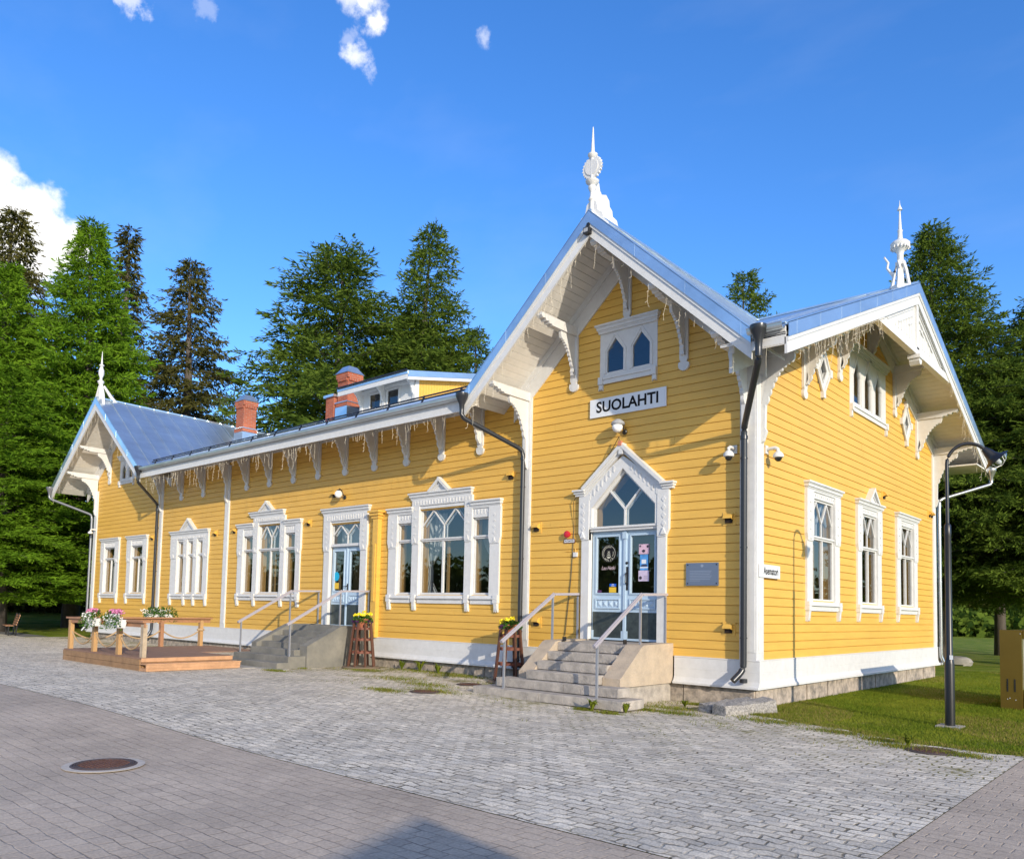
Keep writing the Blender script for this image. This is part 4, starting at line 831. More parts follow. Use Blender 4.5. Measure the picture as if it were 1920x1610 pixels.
def main_door():
    mb = MB(FR); c = -2.92; z0 = 1.05
    # casing
    for sg in (-1, 1):
        i, ou, up = c + sg * .86, c + sg * 1.06, c + sg * 1.13
        a, b = sorted((i, ou)); mb.box(a, b, -.05, .08, z0, 3.5)
        mb.prism([(i, 3.22), (ou, 3.22), (up, 3.38), (up, 4.2), (i, 4.2)], 'uz', .0, .10)
        mb.prism([(i, 3.5), (i, 4.2), (up, 4.2), (c + sg * .0, 5.0), (c, 4.73), (c + sg * .80, 3.92), (c + sg * .80, 3.5)], 'uz', -.05, .085)
        u = (i + up) / 2 + sg * .02
        for k in range(4): z = 3.48 + k * .17; mb.prism([(u - .05, z), (u, z - .06), (u + .05, z), (u, z + .06)], 'uz', .10, .112)
        mb.prism([(u - .06, 3.26), (u + .06, 3.26), (u, 3.40)], 'uz', .085, .13)
        for k in range(7):
            t = .1 + k * .12; x = c + sg * (.93 - .86 * t) ; z = 4.16 + .84 * t * .93 - .06; mb.prism([(x - .03, z - .05), (x + .01, z - .08), (x + .03, z + .03), (x - .01, z + .06)], 'uz', .085, .097)
        # hood: level feet, then steep rakes
        for zz0, zz1, o in ((0, .05, .12), (.05, .10, .15), (.10, .14, .19)):
            a, b = sorted((c + sg * (.98 - zz0 * .3), c + sg * (1.20 + zz1 * .5))); mb.box(a, b, 0, o, 4.2 + zz0, 4.2 + zz1)
            mb.ubar(c + sg * 1.0, 4.22 + (zz0 + zz1) / 2, c, 5.10 + (zz0 + zz1) / 2, .075, .0, o)
    mb.prism([(c - .05, 5.02), (c + .05, 5.02), (c + .05, 5.26), (c - .05, 5.26)], 'uz', 0, .185)
    mb.box(c - .86, c + .86, -.08, .04, 3.40, 3.50); mb.box(c - .86, c + .86, .04, .075, 3.455, 3.50)
    # lattice of the fanlight
    for (p, q) in (((c - .80, 3.5), (c - .80, 3.92)), ((c - .80, 3.92), (c, 4.72)), ((c, 4.72), (c + .80, 3.92)), ((c + .80, 3.92), (c + .80, 3.5))): mb.ubar(*p, *q, .10, -.07, -.01)
    for dd in (0, -.09): mb.box(c - .022, c + .022, -.06 + dd, -.02 + dd, 3.5, 3.86); mb.ubar(c, 3.86, c - .40, 4.30, .04, -.06 + dd, -.02 + dd); mb.ubar(c, 3.86, c + .40, 4.30, .04, -.06 + dd, -.02 + dd)
    D = mb.build('door', WHT, ST); D['label'] = 'pair of pale blue glazed doors in a white pointed surround at the granite steps'
    g = MB(FR); g.face([(c - .8, 3.5), (c + .8, 3.5), (c + .8, 3.92), (c, 4.7), (c - .8, 3.92)], -.045); g.build('pane', GLS, D)
    t = MB(FR); t.box(c - .80, c - .76, -.3, -.08, 3.5, 3.95); t.ubar(c - .78, 3.93, c, 4.68, .05, -.3, -.08); t.build('inner_frame', TAN, D)
    door_leaf(FR, D, c - .855, c - .02, z0, 3.40, 1.66, 1.72, 1.94, 2.06, 3.28); door_leaf(FR, D, c + .02, c + .855, z0, 3.40, 1.66, 1.72, 1.94, 2.06, 3.28)
    m = MB(FR); m.box(c - .03, c + .03, -.1, -.03, z0, 3.4); m.box(c - .05, c + .05, -.06, -.01, 3.22, 3.38); m.build('astragal', BLU, D)
    h = MB(FR); h.box(c + .03, c + .08, -.06, -.045, 2.12, 2.62); h.tube([(c + .055, -.04, 2.5), (c + .055, .02, 2.46), (c + .055, .02, 2.28), (c + .055, -.04, 2.24)], .014, 6); h.lathe([(.03, 0), (.03, .02), (.015, .03)], (c + .055, -.045, 2.70), 10, Vector((0, -1, 0)))
    h.build('door_handle', BLK, D)
    # stickers and posters on the panes
    u = c - .45; o = -.070
    k = MB(FR); k.prism(circ(u + .02, 2.92, .20, 36), 'uz', o, o + .002); s = k.build('round_logo_sticker', INK, D)
    k = MB(FR); o2 = o + .0035
    def arc(r, a0, a1, w=.008, n=14):
        for i in range(n):
            t0, t1 = a0 + (a1 - a0) * i / n, a0 + (a1 - a0) * (i + 1) / n
            k.add([(u + .02 + (r - w / 2) * math.cos(t0), o2, 2.92 + (r - w / 2) * math.sin(t0)), (u + .02 + (r - w / 2) * math.cos(t1), o2, 2.92 + (r - w / 2) * math.sin(t1)), (u + .02 + (r + w / 2) * math.cos(t1), o2, 2.92 + (r + w / 2) * math.sin(t1)), (u + .02 + (r + w / 2) * math.cos(t0), o2, 2.92 + (r + w / 2) * math.sin(t0))], [(0, 1, 2, 3)])
    pi = math.pi
    arc(.165, pi * .62, pi * 1.22); arc(.165, -pi * .22, pi * .38); arc(.135, pi * .35, pi * 1.15); arc(.115, -pi * .2, pi * .12)
    for i in range(5):
        r = .030 + .011 * i - (.022 if i == 4 else 0); zc = 2.975 - i * .028; n = 9
        for q in range(n):
            t0, t1 = pi * (.15 + .7 * q / n) + pi, pi * (.15 + .7 * (q + 1) / n) + pi
            k.add([(u + .02 + r * math.cos(t), o2, zc + rr * math.sin(t)) for t, rr in ((t0, r), (t1, r), (t1, r - .016), (t0, r - .016))], [(0, 1, 2, 3)])
    for i, ch in enumerate("CAFE"): t = pi * (.5 + (1.5 - i) * .075); k.text(ch, .042, u + .02 + .165 * math.cos(t), 2.92 + .165 * math.sin(t), o2, rot=t - pi / 2)
    for i, ch in enumerate("MÖLJÄ"): t = -pi * (.5 + (2 - i) * .105); k.text(ch, .062, u + .02 + .155 * math.cos(t), 2.92 + .155 * math.sin(t), o2, rot=t + pi / 2, bold=.01)
    k.build('round_logo_print', mat('cream_print', (.62, .60, .48), .5), D)
    k = MB(FR); k.text("Lau Hetki", .115, u + .01, 2.60, o2, shear=.3, sx=.78, bold=.004); k.build('window_lettering', mat('pink_print', (.62, .48, .50), .5), D)
    k = MB(FR); k.box(u + .05, u + .22, o, o + .002, 2.20, 2.26); k.build('sticker', mat('blue_sticker', (.01, .10, .55), .5), D); k = MB(FR); k.box(u + .04, u + .22, o, o + .002, 2.07, 2.185); k.build('sticker', mat('yellow_sticker', (.72, .46, .03), .5), D)
    k = MB(FR)
    for zz, ww in ((2.245, .05), (2.215, .08)): k.box(u + .135 - ww / 2, u + .135 + ww / 2, o2, o2 + .001, zz - .006, zz + .006)
    k.build('sticker_print', SGN, D)
    k = MB(FR); k.box(u - .27, u - .16, o, o + .002, 2.065, 2.12); k.build('sticker', mat('purple_sticker', (.09, .03, .10), .5), D)
    u = c + .46; pink = mat('pink_poster', (.62, .42, .52), .6, var=.15, vscale=14); sky_ = mat('blue_poster', (.08, .28, .62), .5, var=.35, vscale=9); lil = mat('lilac_poster', (.55, .47, .62), .6, var=.15, vscale=18)
    for z1, z2, dx0, dx1, m_ in ((2.88, 3.09, -.13, .12, pink), (2.54, 2.87, -.10, .10, sky_), (2.31, 2.535, -.135, .12, lil)):
        k = MB(FR); k.box(u + dx0, u + dx1, o, o + .002, z1, z2); P = k.build('poster', m_, D)
    k = MB(FR); k.prism(circ(u - .10, 3.05, .022, 12), 'uz', o2, o2 + .001); k.prism(circ(u - .085, 2.38, .036, 16), 'uz', o2, o2 + .001); k.prism(circ(u + .085, 3.04, .03, 10), 'uz', o2, o2 + .001); k.prism([(u - .06, 2.95), (u - .02, 2.98), (u + .03, 2.96), (u + .01, 2.92), (u - .03, 2.91)], 'uz', o2, o2 + .001)
    for q in range(5): k.box(u - .0, u + .09 - .01 * (q % 2), o2, o2 + .001, 2.345 + q * .018, 2.348 + q * .018)
    k.prism([(u - .09, 2.64), (u - .04, 2.66), (u + .04, 2.66), (u + .09, 2.645), (u + .06, 2.62), (u - .06, 2.62)], 'uz', o2, o2 + .001)
    k.build('poster_print', mat('dark_print', (.04, .03, .05), .6), D)['kind'] = 'stuff'
    k = MB(FR); k.box(u - .06, u + .05, o2, o2 + .001, 2.68, 2.765); k.box(u - .1, u + .1, o2, o2 + .001, 2.585, 2.61); k.build('poster_print', SGN, D)
main_door()
def side_door():
    a, b = -13.55, -11.53; c = (a + b) / 2; ga, gb = -13.28, -11.80; mb = MB(FR); z0 = 1.07
    post(mb, a, ga, z0, 4.18, zs=3.42); post(mb, gb, b, z0, 4.18, zs=3.42)
    mb.box(ga, gb, -.04, .06, 4.10, 4.36); mb.box(a - .03, b + .03, -.02, .095, 4.16, 4.36); carve(mb, a + .1, b - .1, 4.18, 4.33, .095); cornice(mb, a - .06, b + .06, 4.36)
    mb.box(ga, gb, -.08, .04, 3.40, 3.48)
    D = mb.build('door', WHT, ST); D['label'] = 'pair of pale blue glazed doors under a flat white hood at the dark concrete steps'
    s = MB(FR); f = .05; z1 = 4.10
    s.box(ga, ga + f, -.08, -.03, 3.48, z1); s.box(gb - f, gb, -.08, -.03, 3.48, z1); s.box(ga, gb, -.08, -.03, z1 - f, z1); w2 = (gb - ga - 2 * f) / 2; zm = 3.74
    for dd in (0, -.1):
        s.box(c - .02, c + .02, -.07 + dd, -.03 + dd, 3.48, zm)
        for p, q in (((ga + f, zm), (ga + f + w2 / 2, z1 - f)), ((ga + f + w2 / 2, z1 - f), (c, zm)), ((c, zm), (c + w2 / 2, z1 - f)), ((c + w2 / 2, z1 - f), (gb - f, zm))): s.ubar(*p, *q, .032, -.07 + dd, -.03 + dd)
    s.build('sash', WHT, D); g = MB(FR); g.sheet(ga, gb, -.052, 3.48, z1); g.build('pane', GLS, D)
    door_leaf(FR, D, ga, c - .015, z0, 3.40, 1.70, 1.76, 1.98, 2.10, 3.26, shoe=False); door_leaf(FR, D, c + .015, gb, z0, 3.40, 1.70, 1.76, 1.98, 2.10, 3.26, shoe=False)
    m = MB(FR); m.box(c - .025, c + .025, -.1, -.03, z0, 3.4); m.build('astragal', BLU, D)
    h = MB(FR); h.box(c + .02, c + .06, -.06, -.04, 2.1, 2.3); h.tube([(c + .04, -.04, 2.24), (c + .04, .02, 2.22), (c - .06, .02, 2.22)], .012, 6); h.build('door_handle', BLK, D)
    k = MB(FR); k.prism(circ(ga + .22, 2.52, .135, 24), 'uz', -.07, -.068); k.build('sticker', mat('cyan_sticker', (.0, .38, .62), .5), D)
    k = MB(FR); k.box(ga + .14, ga + .34, -.07, -.068, 2.15, 2.33); k.build('sticker', mat('yellow_sticker', (0, 0, 0)), D)
    curtain(FR, D, ga, gb, 3.3, 4.1, o=-.4); curtain(FR, D, ga + .5, ga + .75, 1.2, 3.3, o=-.5, m=mat('tan_drape', (0, 0, 0)))
side_door()
# small yellow ventilation hoods on the siding
for T, u, z, w_ in ((FR, -14.42, 4.18, .07), (FR, -18.8, 4.15, .06), (FR, -20.1, 4.12, .07), (FR, -25.05, 4.18, .07), (FR, -13.15, 4.97, .07), (FR, -6.12, 4.87, .08), (FR, -5.30, 3.57, .08), (FR, -.5, 3.5, .08), (FR, -5.25, 1.38, .08), (FR, -.5, 1.38, .08), (RT, 7.75, 4.85, .07), (RT, 12.2, 4.82, .06), (RT, 12.45, 4.82, .06)):
    mb = MB(T); mb.box(u - .13, u + .13, .02, .04, z - .13, z + .13)
    for sx in (-1, 1): mb.prism([(.04, z - .03), (.04, z + .09), (.09, z + .075), (.135, z + .03), (.14, z - .0)], 'oz', u + sx * w_ - .006, u + sx * w_ + .006)
    mb.prism([(.04, z + .1), (.09, z + .085), (.14, z + .03), (.142, z + .0), (.13, z + .0), (.128, z + .02), (.085, z + .07), (.04, z + .085)], 'oz', u - w_ - .01, u + w_ + .01)
    mb.build('vent_hood', YEL, ST); mb = MB(T); mb.box(u - w_ + .008, u + w_ - .008, .041, .075, z - .085, z + .06); mb.build('vent_opening', mat('hood_shade_black', (.02, .012, .008), .95), ST)  # black block stands in for the shade inside the hood mouth
# ------------------------------------------------------------------ things fixed to the walls
def wire(mb, path, r=.006): mb.tube(path, r, 4, cap=False)
t = thing('station_sign', 'white name board reading SUOLAHTI on the near front gable', 'sign', (-2.85, -.06, 5.93))
mb = MB(FR); mb.box(-3.81, -1.89, .04, .07, 5.93, 6.34); mb.build('board', SGN, t)
mb = MB(FR); mb.text("SUOLAHTI", .335, -2.85, 6.135, .073, bold=.026, sx=1.0); mb.build('lettering', INK, t)
t = thing('street_sign', 'small white board reading Asematori at the corner of the side wall', 'sign', (.06, .6, 2.38))
mb = MB(RT); mb.box(.02, .95, .075, .095, 2.37, 2.62); mb.build('board', SGN, t)
mb = MB(RT); mb.text("Asematori", .20, .52, 2.495, .098, bold=.02, sx=.80); mb.build('lettering', INK, t)
t = thing('plaque', 'grey metal plaque with four dark bolts right of the near door', 'plaque', (-1.06, -.06, 2.21))
mb = MB(FR); mb.box(-1.41, -.71, .035, .06, 2.21, 2.66); mb.build('plate', PLQ, t)
mb = MB(FR)
for u in (-1.37, -.75):
    for z in (2.25, 2.62): mb.lathe([(.014, 0), (.014, .006)], (u, .06, z), 10, Vector((0, -1, 0)))
mb.build('bolt', BLK, t)
mb = MB(FR)
for k in range(7): mb.box(-1.33 + .0, -.85 - (.25 if k == 6 else .02 * (k % 3)), .06, .0615, 2.30 + (6 - k) * .032, 2.308 + (6 - k) * .032)
mb.prism(circ(-1.06, 2.60, .03, 12), 'uz', .06, .0615); mb.build('engraving', mat('pale_engraving', (.40, .43, .50), .4, metal=.5), t)
t = thing('fire_alarm_bell', 'round red fire alarm bell left of the near door', 'alarm bell', (-4.36, -.06, 3.33))
mb = MB(FR); mb.lathe([(.05, .03), (.055, .07), (.075, .08), (.082, .11), (.07, .135), (.03, .15), (0, .152)], (-4.37, 0, 3.37), 18, Vector((0, -1, 0))); mb.build('gong', RED, t, smooth=True)
t2 = thing('alarm_sign', 'narrow label PALOILMOITIN in a dark frame under the red bell', 'sign', (-4.33, -.05, 3.2))
mb = MB(FR); mb.box(-4.50, -4.19, .03, .045, 3.175, 3.27); mb.build('frame', mat('dark_red_frame', (.13, .04, .03), .5), t2)
mb = MB(FR); mb.box(-4.485, -4.205, .045, .049, 3.19, 3.255); mb.build('plate', SGN, t2); mb = MB(FR); mb.text("PALOILMOITIN", .045, -4.345, 3.222, .051, bold=.02, sx=.84); mb.build('lettering', INK, t2)
t = thing('junction_box', 'small white junction box beside the casing of the near door', 'box', (-4.15, -.05, 2.9)); mb = MB(FR); mb.box(-4.21, -4.11, .03, .08, 2.86, 2.96); mb.build('cover', WHT, t); mb = MB(FR); wire(mb, [(-4.45, .035, 2.98), (-4.2, .035, 2.98), (-4.17, .045, 3.05), (-4.16, .05, 2.96)], .007); mb.build('cable', YEL, t)
mb = MB(FR); wire(mb, [(-2.94, .20, 5.26), (-2.96, .18, 5.4), (-3.3, .14, 4.95), (-3.9, .12, 4.45), (-4.2, .10, 4.1), (-4.22, .04, 3.5), (-4.28, .045, 2.4), (-4.42, .05, 1.1)], .009)
tag(mb.build('cable', BLK), 'thin black cable running down from the hood of the near door to the steps', 'cable')
t = thing('cable_clip', 'orange clip at the tip of the near door hood', 'clip', (-2.93, -.2, 5.2)); mb = MB(FR); mb.box(-2.97, -2.89, .14, .215, 5.20, 5.30); mb.build('tape', mat('orange_tape', (.55, .20, .12), .5), t)
def globe_lamp(u, z, label, hood=False):
    t = thing('wall_lamp', label, 'lamp', (u, -.06, z), 'opal globe lamps on the front wall')
    mb = MB(FR); mb.lathe([(.06, .03), (.06, .05), (.04, .07)], (u + .07, 0, z - .08), 12, Vector((0, -1, 0)))
    mb.tube([(u + .07, .05, z - .08), (u + .07, .12, z + .02), (u + .06, .16, z + .12), (u + .02, .2, z + .16), (u, .22, z + .12)], .016, 8); mb.lathe([(.05, 0), (.055, .03), (.03, .05)], (u, .22, z + .085), 12); mb.build('arm', BLK, t, smooth=True)
    mb = MB(FR); mb.lathe([(.115 * math.sin(a) + .0, -.115 * math.cos(a)) for a in np.linspace(0, math.pi, 13)], (u, .22, z), 20); mb.build('globe', BULB, t, smooth=True)
    if hood: mb = MB(FR); mb.lathe([(.15, .02), (.13, .07), (.06, .12), (.05, .10), (.125, .05), (.145, .0)], (u, .20, z + .05), 18); mb.build('shade', GREY, t, smooth=True)
globe_lamp(-2.98, 5.60, 'white globe lamp under a grey shade below the name board', True)
globe_lamp(-12.72, 4.93, 'white globe lamp on a black arm above the flat hood of the far door')
def dome_cam(T, u, z, s, label):
    p = T(u, .05, z); t = thing('security_camera', label, 'camera', tuple(p), 'white dome cameras at the building corner')
    mb = MB(T); mb.box(u - .06, u + .06, .03, .06, z - .02, z + .14); mb.tube([(u, .06, z + .07), (u, .22, z + .08), (u + s * .0, .27, z + .05), (u, .28, z - .02)], .035, 8); mb.lathe([(.03, .10), (.07, .07), (.10, .03), (.10, -.02), (.085, -.03)], (u, .28, z - .09), 16); mb.build('housing', WHT, t, smooth=True)
    mb = MB(T); mb.lathe([(.07, 0), (.062, -.04), (.03, -.07), (.0, -.075)], (u, .28, z - .12), 14); mb.build('dome', BLK, t, smooth=True)
dome_cam(FR, -.40, 4.78, 1, 'white dome camera left of the corner downpipe on the front wall'); dome_cam(RT, .42, 4.80, 1, 'white dome camera on the side wall right of the corner board')
dome_cam(FR, -30.6, 4.7, 1, 'small white camera high on the far left corner board')
t = thing('floodlight', 'small dark floodlight hanging under the peak of the near front gable', 'lamp', (XG, -1.5, 9.4)); mb = MB(FR); mb.box(XG - .07, XG + .07, EO + .0, EO + .12, 9.36, 9.48); mb.box(XG - .03, XG + .03, EO - .02, EO + .05, 9.46, 9.6); mb.build('housing', BLK, t); mb = MB(FR); mb.box(XG - .05, XG + .05, EO + .12, EO + .125, 9.38, 9.46); mb.build('lens', GREY, t)
# icicle light strings
def icicles(path, label, step=.11, lo=.12, hi=.6, out=None):
    P = [Vector(p) for p in path]; o = thing('icicle_lights', label, 'light string', tuple(P[0])); mb = MB(); bb = MB(); wire(mb, [tuple(p) for p in P], .005)
    for a, b in zip(P, P[1:]):
        L = (b - a).length; n = int(L / step)
        for k in range(n):
            if random.random() < .42: continue
            p = a.lerp(b, (k + random.random() * .5) / n); l = random.choice([lo, lo * 1.6, (lo + hi) / 2, hi * .8, hi]) * random.uniform(.75, 1.1); q = [tuple(p)]; m_ = max(2, int(l / .09)); x, y = p.x, p.y
            for i in range(1, m_ + 1):
                x += random.uniform(-.02, .02); y += random.uniform(-.02, .02); q.append((x, y, p.z - l * i / m_))
                dx = random.uniform(-.05, .05); bb.tube([q[-1], (x + dx, y + random.uniform(-.03, .03), q[-1][2] - .028)], .0036, 3, cap=False)
            mb.tube(q, .0023, 3, cap=False)
    mb.build('wire', WIRE, o)['kind'] = 'stuff'; bb.build('bulbs', WIRE, o)['kind'] = 'stuff'
zf = ZE - .36
icicles([(XL + HL + .4, -EO + .06, zf + .01), (XG - HG - .1, -EO + .06, zf + .01)], 'pale icicle lights hanging along the long front eave', .10, .14, .62)
def rk(T, uc, za, s, h, over, lo=-.52): return [tuple(T(uc - h, over + .02, za - s * h + lo)), tuple(T(uc, over + .02, za + lo + .02)), tuple(T(uc + h, over + .02, za - s * h + lo))]
r = rk(FR, XG, ZG, SG, HG - .1, EO - .06); icicles(r, 'icicle lights along both edges of the near front gable', .17, .12, .62)
r = rk(RT, YR, ZR, SR, 7.6, RO - .06); icicles([r[0], tuple(RT(YR - 2.6, RO, ZR - SR * 2.6 - .55))], 'icicle lights along the lower left edge of the side gable', .075, .14, .52); icicles([tuple(RT(YR + 2.7, RO, ZR - SR * 2.7 - .55)), r[2]], 'icicle lights along the right edge of the side gable', .16, .12, .6)
r = rk(FR, XL, ZL, SL, HL - .1, EO - .06); icicles(r, 'icicle lights along the edges of the far left gable', .2, .12, .5)
icicles([(.70, -EO, zf + .02), (1.15, -EO, zf + .02)], 'short icicle lights at the roof corner above the downpipe', .12, .15, .5)
# ------------------------------------------------------------------ stairs
def rail_set(t, x, ya, za, ym, zm, foot, mid):
    mb = MB(); mb.bar((x, ya - .1, za - .07), (x, ym, zm), .07, .05); mb.bar((x, ym - .005, zm), (x, -.02, zm + .03), .07, .05); mb.bar((x, ya - .1, za - .055), (x, ym, zm + .015), .02, .055); mb.build('handrail', mat('grey_lilac_rail', (.35, .33, .37), .45), t)
    for y, z0, z1 in ((ya, foot, za), (ym - .04, mid, zm), (-.07, mid, zm)):
        mb = MB(); mb.bar((x, y, z0 - .02), (x, y, z1 - .02), .035, .04); mb.build('rail_post', GAL, t)
t = thing('granite_stairs', 'pale granite steps with two metal handrails leading up to the near door', 'stairs', (-2.9, -1.3, 0))
tops = [(.10, -2.62, -4.78, -1.22), (.28, -2.30, -4.45, -1.52), (.46, -2.12, -3.80, -2.10), (.64, -1.80, -3.78, -2.10), (.82, -1.47, -3.78, -2.10), (1.00, -1.13, -3.78, -2.10)]
for k, (z, y, a, b) in enumerate(tops):
    yb = (tops[k + 1][1] + .02 if k < 5 else -.0) ; yb = -.02 if k < 1 else yb
    mid = (a + b) / 2 + random.uniform(-.3, .3); segs = [(a, mid - .004), (mid + .004, b)] if k < 2 else [(a, b)]
    for q0, q1 in segs:
        mb = MB(); h = .165; e = .012; y1 = (y + .42) if k not in (5, 0) else (-.03 if k == 5 else -1.9)
        mb.prism([(y, z - h), (y + .004, z - e), (y + e, z), (y1, z + (.03 if k == 5 else 0)), (y1, z - h)], 'oz', q0, q1); mb.build('step', STN, t)
for a, b in ((-4.14, -3.79), (-2.09, -1.70)):
    mb = MB(); mb.prism([(-1.95, .26), (-1.95, .42), (-1.90, .45), (-1.20, 1.0), (-1.12, 1.03), (-.02, 1.05), (-.02, .26)], 'oz', a, b)
    mb.build('side_wall', mat('sandy_granite', (.52, .42, .31), .9, col2=(.36, .30, .235), vscale=3.2, bump=.7, bscale=32), t)
mb = MB(); mb.box(-4.10, -3.83, -1.88, -.02, -.2, .255); mb.box(-2.05, -1.76, -1.86, -.02, -.2, .255); mb.box(-3.83, -2.05, -1.0, -.02, -.2, .8); mb.build('base', STN, t)
rail_set(t, -1.86, -2.46, 1.08, -.98, 2.0, .08, 1.02); rail_set(t, -4.06, -2.5, 1.08, -.93, 2.0, .08, 1.02)
for u in (-3.75, -2.25):
    mb = MB(FR); mb.box(u, u + .012, .9, 1.02, 1.02, 1.11); mb.build('boot_scraper', BLK, t)
t = thing('concrete_stairs', 'dark weathered concrete steps with two handrails leading to the far door', 'stairs', (-12.5, -1.5, 0))
mb = MB(); n = 7
for k in range(n):
    z = .17 + k * .152; y = -3.05 + k * .335; a, b = (-14.0, -11.22) if k < 2 else (-13.6, -11.5)
    zlo = z - .152 if k else -.15
    if k < 2: mb.prism([(y, zlo), (y, z - .01), (y + .01, z), (-1.9, z), (-1.9, zlo)], 'oz', a + k * .12, b - k * .006)
    else: mb.prism([(y, zlo), (y, z - .01), (y + .01, z), (-.02, z), (-.02, zlo)], 'oz', a + .02, b + .02)
mb.build('steps', STN2, t)
for a, b in ((-13.84, -13.58), (-11.5, -11.16)):
    mb = MB(); mb.prism([(-2.2, -.1), (-2.2, .58), (-2.12, .62), (-1.12, 1.10), (-.02, 1.10), (-.02, -.1)], 'oz', a, b); mb.build('side_wall', STN2, t)
rail_set(t, -13.72, -2.62, 1.20, -1.02, 2.05, .2, 1.08); rail_set(t, -11.33, -2.62, 1.20, -1.02, 2.05, .2, 1.08)
mb = MB(); mb.box(-11.9, -10.9, -3.25, -2.9, 0, .03); mb.box(-13.5, -11.9, -3.6, -3.1, .0, .028); tag(mb.build('stone_slab', CONC), 'pale flat slabs laid in the cobbles at the foot of the dark steps', 'slab')
# ------------------------------------------------------------------ wooden deck with rope rail
t = thing('wooden_deck', 'low wooden terrace with brown boards, rope railing and a step', 'deck', (-15, -4, 0))
mb = MB(); x0, x1, y0, y1 = -17.18, -12.45, -5.95, -1.75; k = 0; y = y0
while y < y1:
    b = x1 + .03 if y < -3.6 else -14.15; mb.box(x0, b, y, y + .125, .285, .315); y += .132
mb.build('deck_boards', WOODD, t)
mb = MB(); 
for z0_, z1_ in ((.0, .14), (.147, .283)): mb.box(x0 + .0, x1 - .02, y0 - .015, y0 + .03, z0_, z1_); mb.box(x0 - .01, x0 + .03, y0 + .04, y1, z0_, z1_); mb.box(x1 - .03, x1 + .01, y0 + .04, -3.6, z0_, z1_)
mb.box(x0 + .1, x1 - .1, y0 + .1, -3.7, .05, .28)
mb.build('fascia_board', mat('brown_pine', (.28, .165, .08), .7, var=.25, vscale=4, bump=.1), t)
mb = MB(); mb.box(x1 + .012, x1 + .34, y0 - .012, -3.55, .02, .085); mb.box(x1 + .31, x1 + .35, y0 - .012, -3.55, .088, .165); mb.box(x1 + .012, x1 + .36, y0 - .014, -3.53, .167, .195); mb.box(x1 + .012, x1 + .05, y0, -3.6, .22, .31); mb.build('step', mat('fresh_pine', (.48, .27, .145), .65, var=.2, vscale=5), t)
posts = [(-17.05, -5.83, WOODL), (-15.45, -5.83, WOODL), (-13.95, -5.83, WOODL), (-12.60, -5.83, WOODG), (-17.1, -4.50, WOODO), (-17.1, -3.27, WOODO), (-17.1, -2.02, WOODL)]
for x, y, m_ in posts: mb = MB(); mb.box(x - .07, x + .07, y - .05, y + .05, .05, 1.10); mb.build('post', m_, t)
mb = MB(); mb.box(-17.2, -12.47, -5.93, -5.72, 1.14, 1.185); mb.box(-17.15, -12.5, -5.875, -5.83, 1.03, 1.138); mb.build('top_rail', WOODO, t)
mb = MB(); mb.box(-17.2, -17.0, -5.70, -1.68, 1.142, 1.187); mb.box(-17.12, -17.08, -5.6, -1.72, 1.03, 1.138); mb.build('top_rail', WOODO, t)
def rope(a, b, sag, z=.86):
    P = [(a[0] + (b[0] - a[0]) * s_ / 14, a[1] + (b[1] - a[1]) * s_ / 14, z - sag * (1 - (2 * s_ / 14 - 1) ** 2)) for s_ in range(15)]; mb = MB(); mb.tube(P, .022, 7); mb.build('rope', ROPE, t, smooth=True)
for i, j in ((0, 1), (1, 2), (2, 3)): rope(posts[i][:2], posts[j][:2], .36, .84)
for i, j in ((0, 4), (4, 5), (5, 6)): rope(posts[i][:2], posts[j][:2], .26, .82)
mb = MB(); mb.lathe([(.10, 0), (.12, .02), (.12, .05), (.10, .07), (.10, 0)], (-17.1, -2.02, .78), 10); mb.build('rope', ROPE, t)
# flowers: masses of small leaf and petal faces
def petals(mb, c, r, n, size, flat=.6):
    for _ in range(n):
        a = random.uniform(0, 6.28); b = random.uniform(-.3, 1) * 1.4; q = Vector((math.cos(a) * math.cos(b) * r[0], math.sin(a) * math.cos(b) * r[1], math.sin(b) * r[2])) * random.uniform(.55, 1.08) + Vector(c)
        s_ = size * random.uniform(.7, 1.3); d = Vector((random.gauss(0, 1), random.gauss(0, 1), random.gauss(0, 1))).normalized(); e = d.orthogonal().normalized(); f_ = d.cross(e)
        mb.add([q + e * s_, q + f_ * s_ * flat, q - e * s_, q - f_ * s_ * flat], [(0, 1, 2, 3)], True)
LEAF = leaf_mat('flower_leaves', (.03, .09, .015), (.09, .18, .03))
def flower_box(x, y, z, ax, label, pink=True, along=(1, 0)):
    t = thing('flower_box', label, 'flower box', (x, y, z), 'white flower boxes on the deck rails'); a = ax; ux, uy = along
    mb = MB(Wall((x, y, z), (ux, uy, 0), (uy, -ux, 0))); mb.prism([(-.09, .0), (.09, .0), (.13, .2), (-.13, .2)], 'oz', -a, a); mb.build('trough', WHT, t)
    mb = MB(); n = int(a * 900)
    for _ in range(5):
        s_ = random.uniform(-a, a); petals(mb, (x + ux * s_, y + uy * s_, z + .26), (.2, .16, .16), n // 4, .028)
    for s_ in np.linspace(-a - .08, a + .08, 5): petals(mb, (x + ux * s_ + uy * .12, y + uy * s_ - ux * .14, z + .06), (.09, .09, .26), 60, .026)
    mb.build('leaves', LEAF, t)['kind'] = 'stuff'; mb = MB()
    for s_ in np.linspace(-a, a, 6): petals(mb, (x + ux * s_, y + uy * s_ - .1, z + .2), (.13, .1, .15), 28, .024)
    mb.build('white_flowers', PETW, t)['kind'] = 'stuff'
    if pink:
        mb = MB()
        for s_ in (-a * .5, 0, a * .55): petals(mb, (x + ux * s_, y + uy * s_, z + .36), (.13, .11, .09), 60, .03)
        mb.build('pink_flowers', PETP, t)['kind'] = 'stuff'
flower_box(-15.15, -6.02, .99, .24, 'white trough of pink and white flowers at the left of the front deck rail'); flower_box(-13.72, -6.03, .99, .33, 'white trough of pink and white flowers in the middle of the front deck rail')
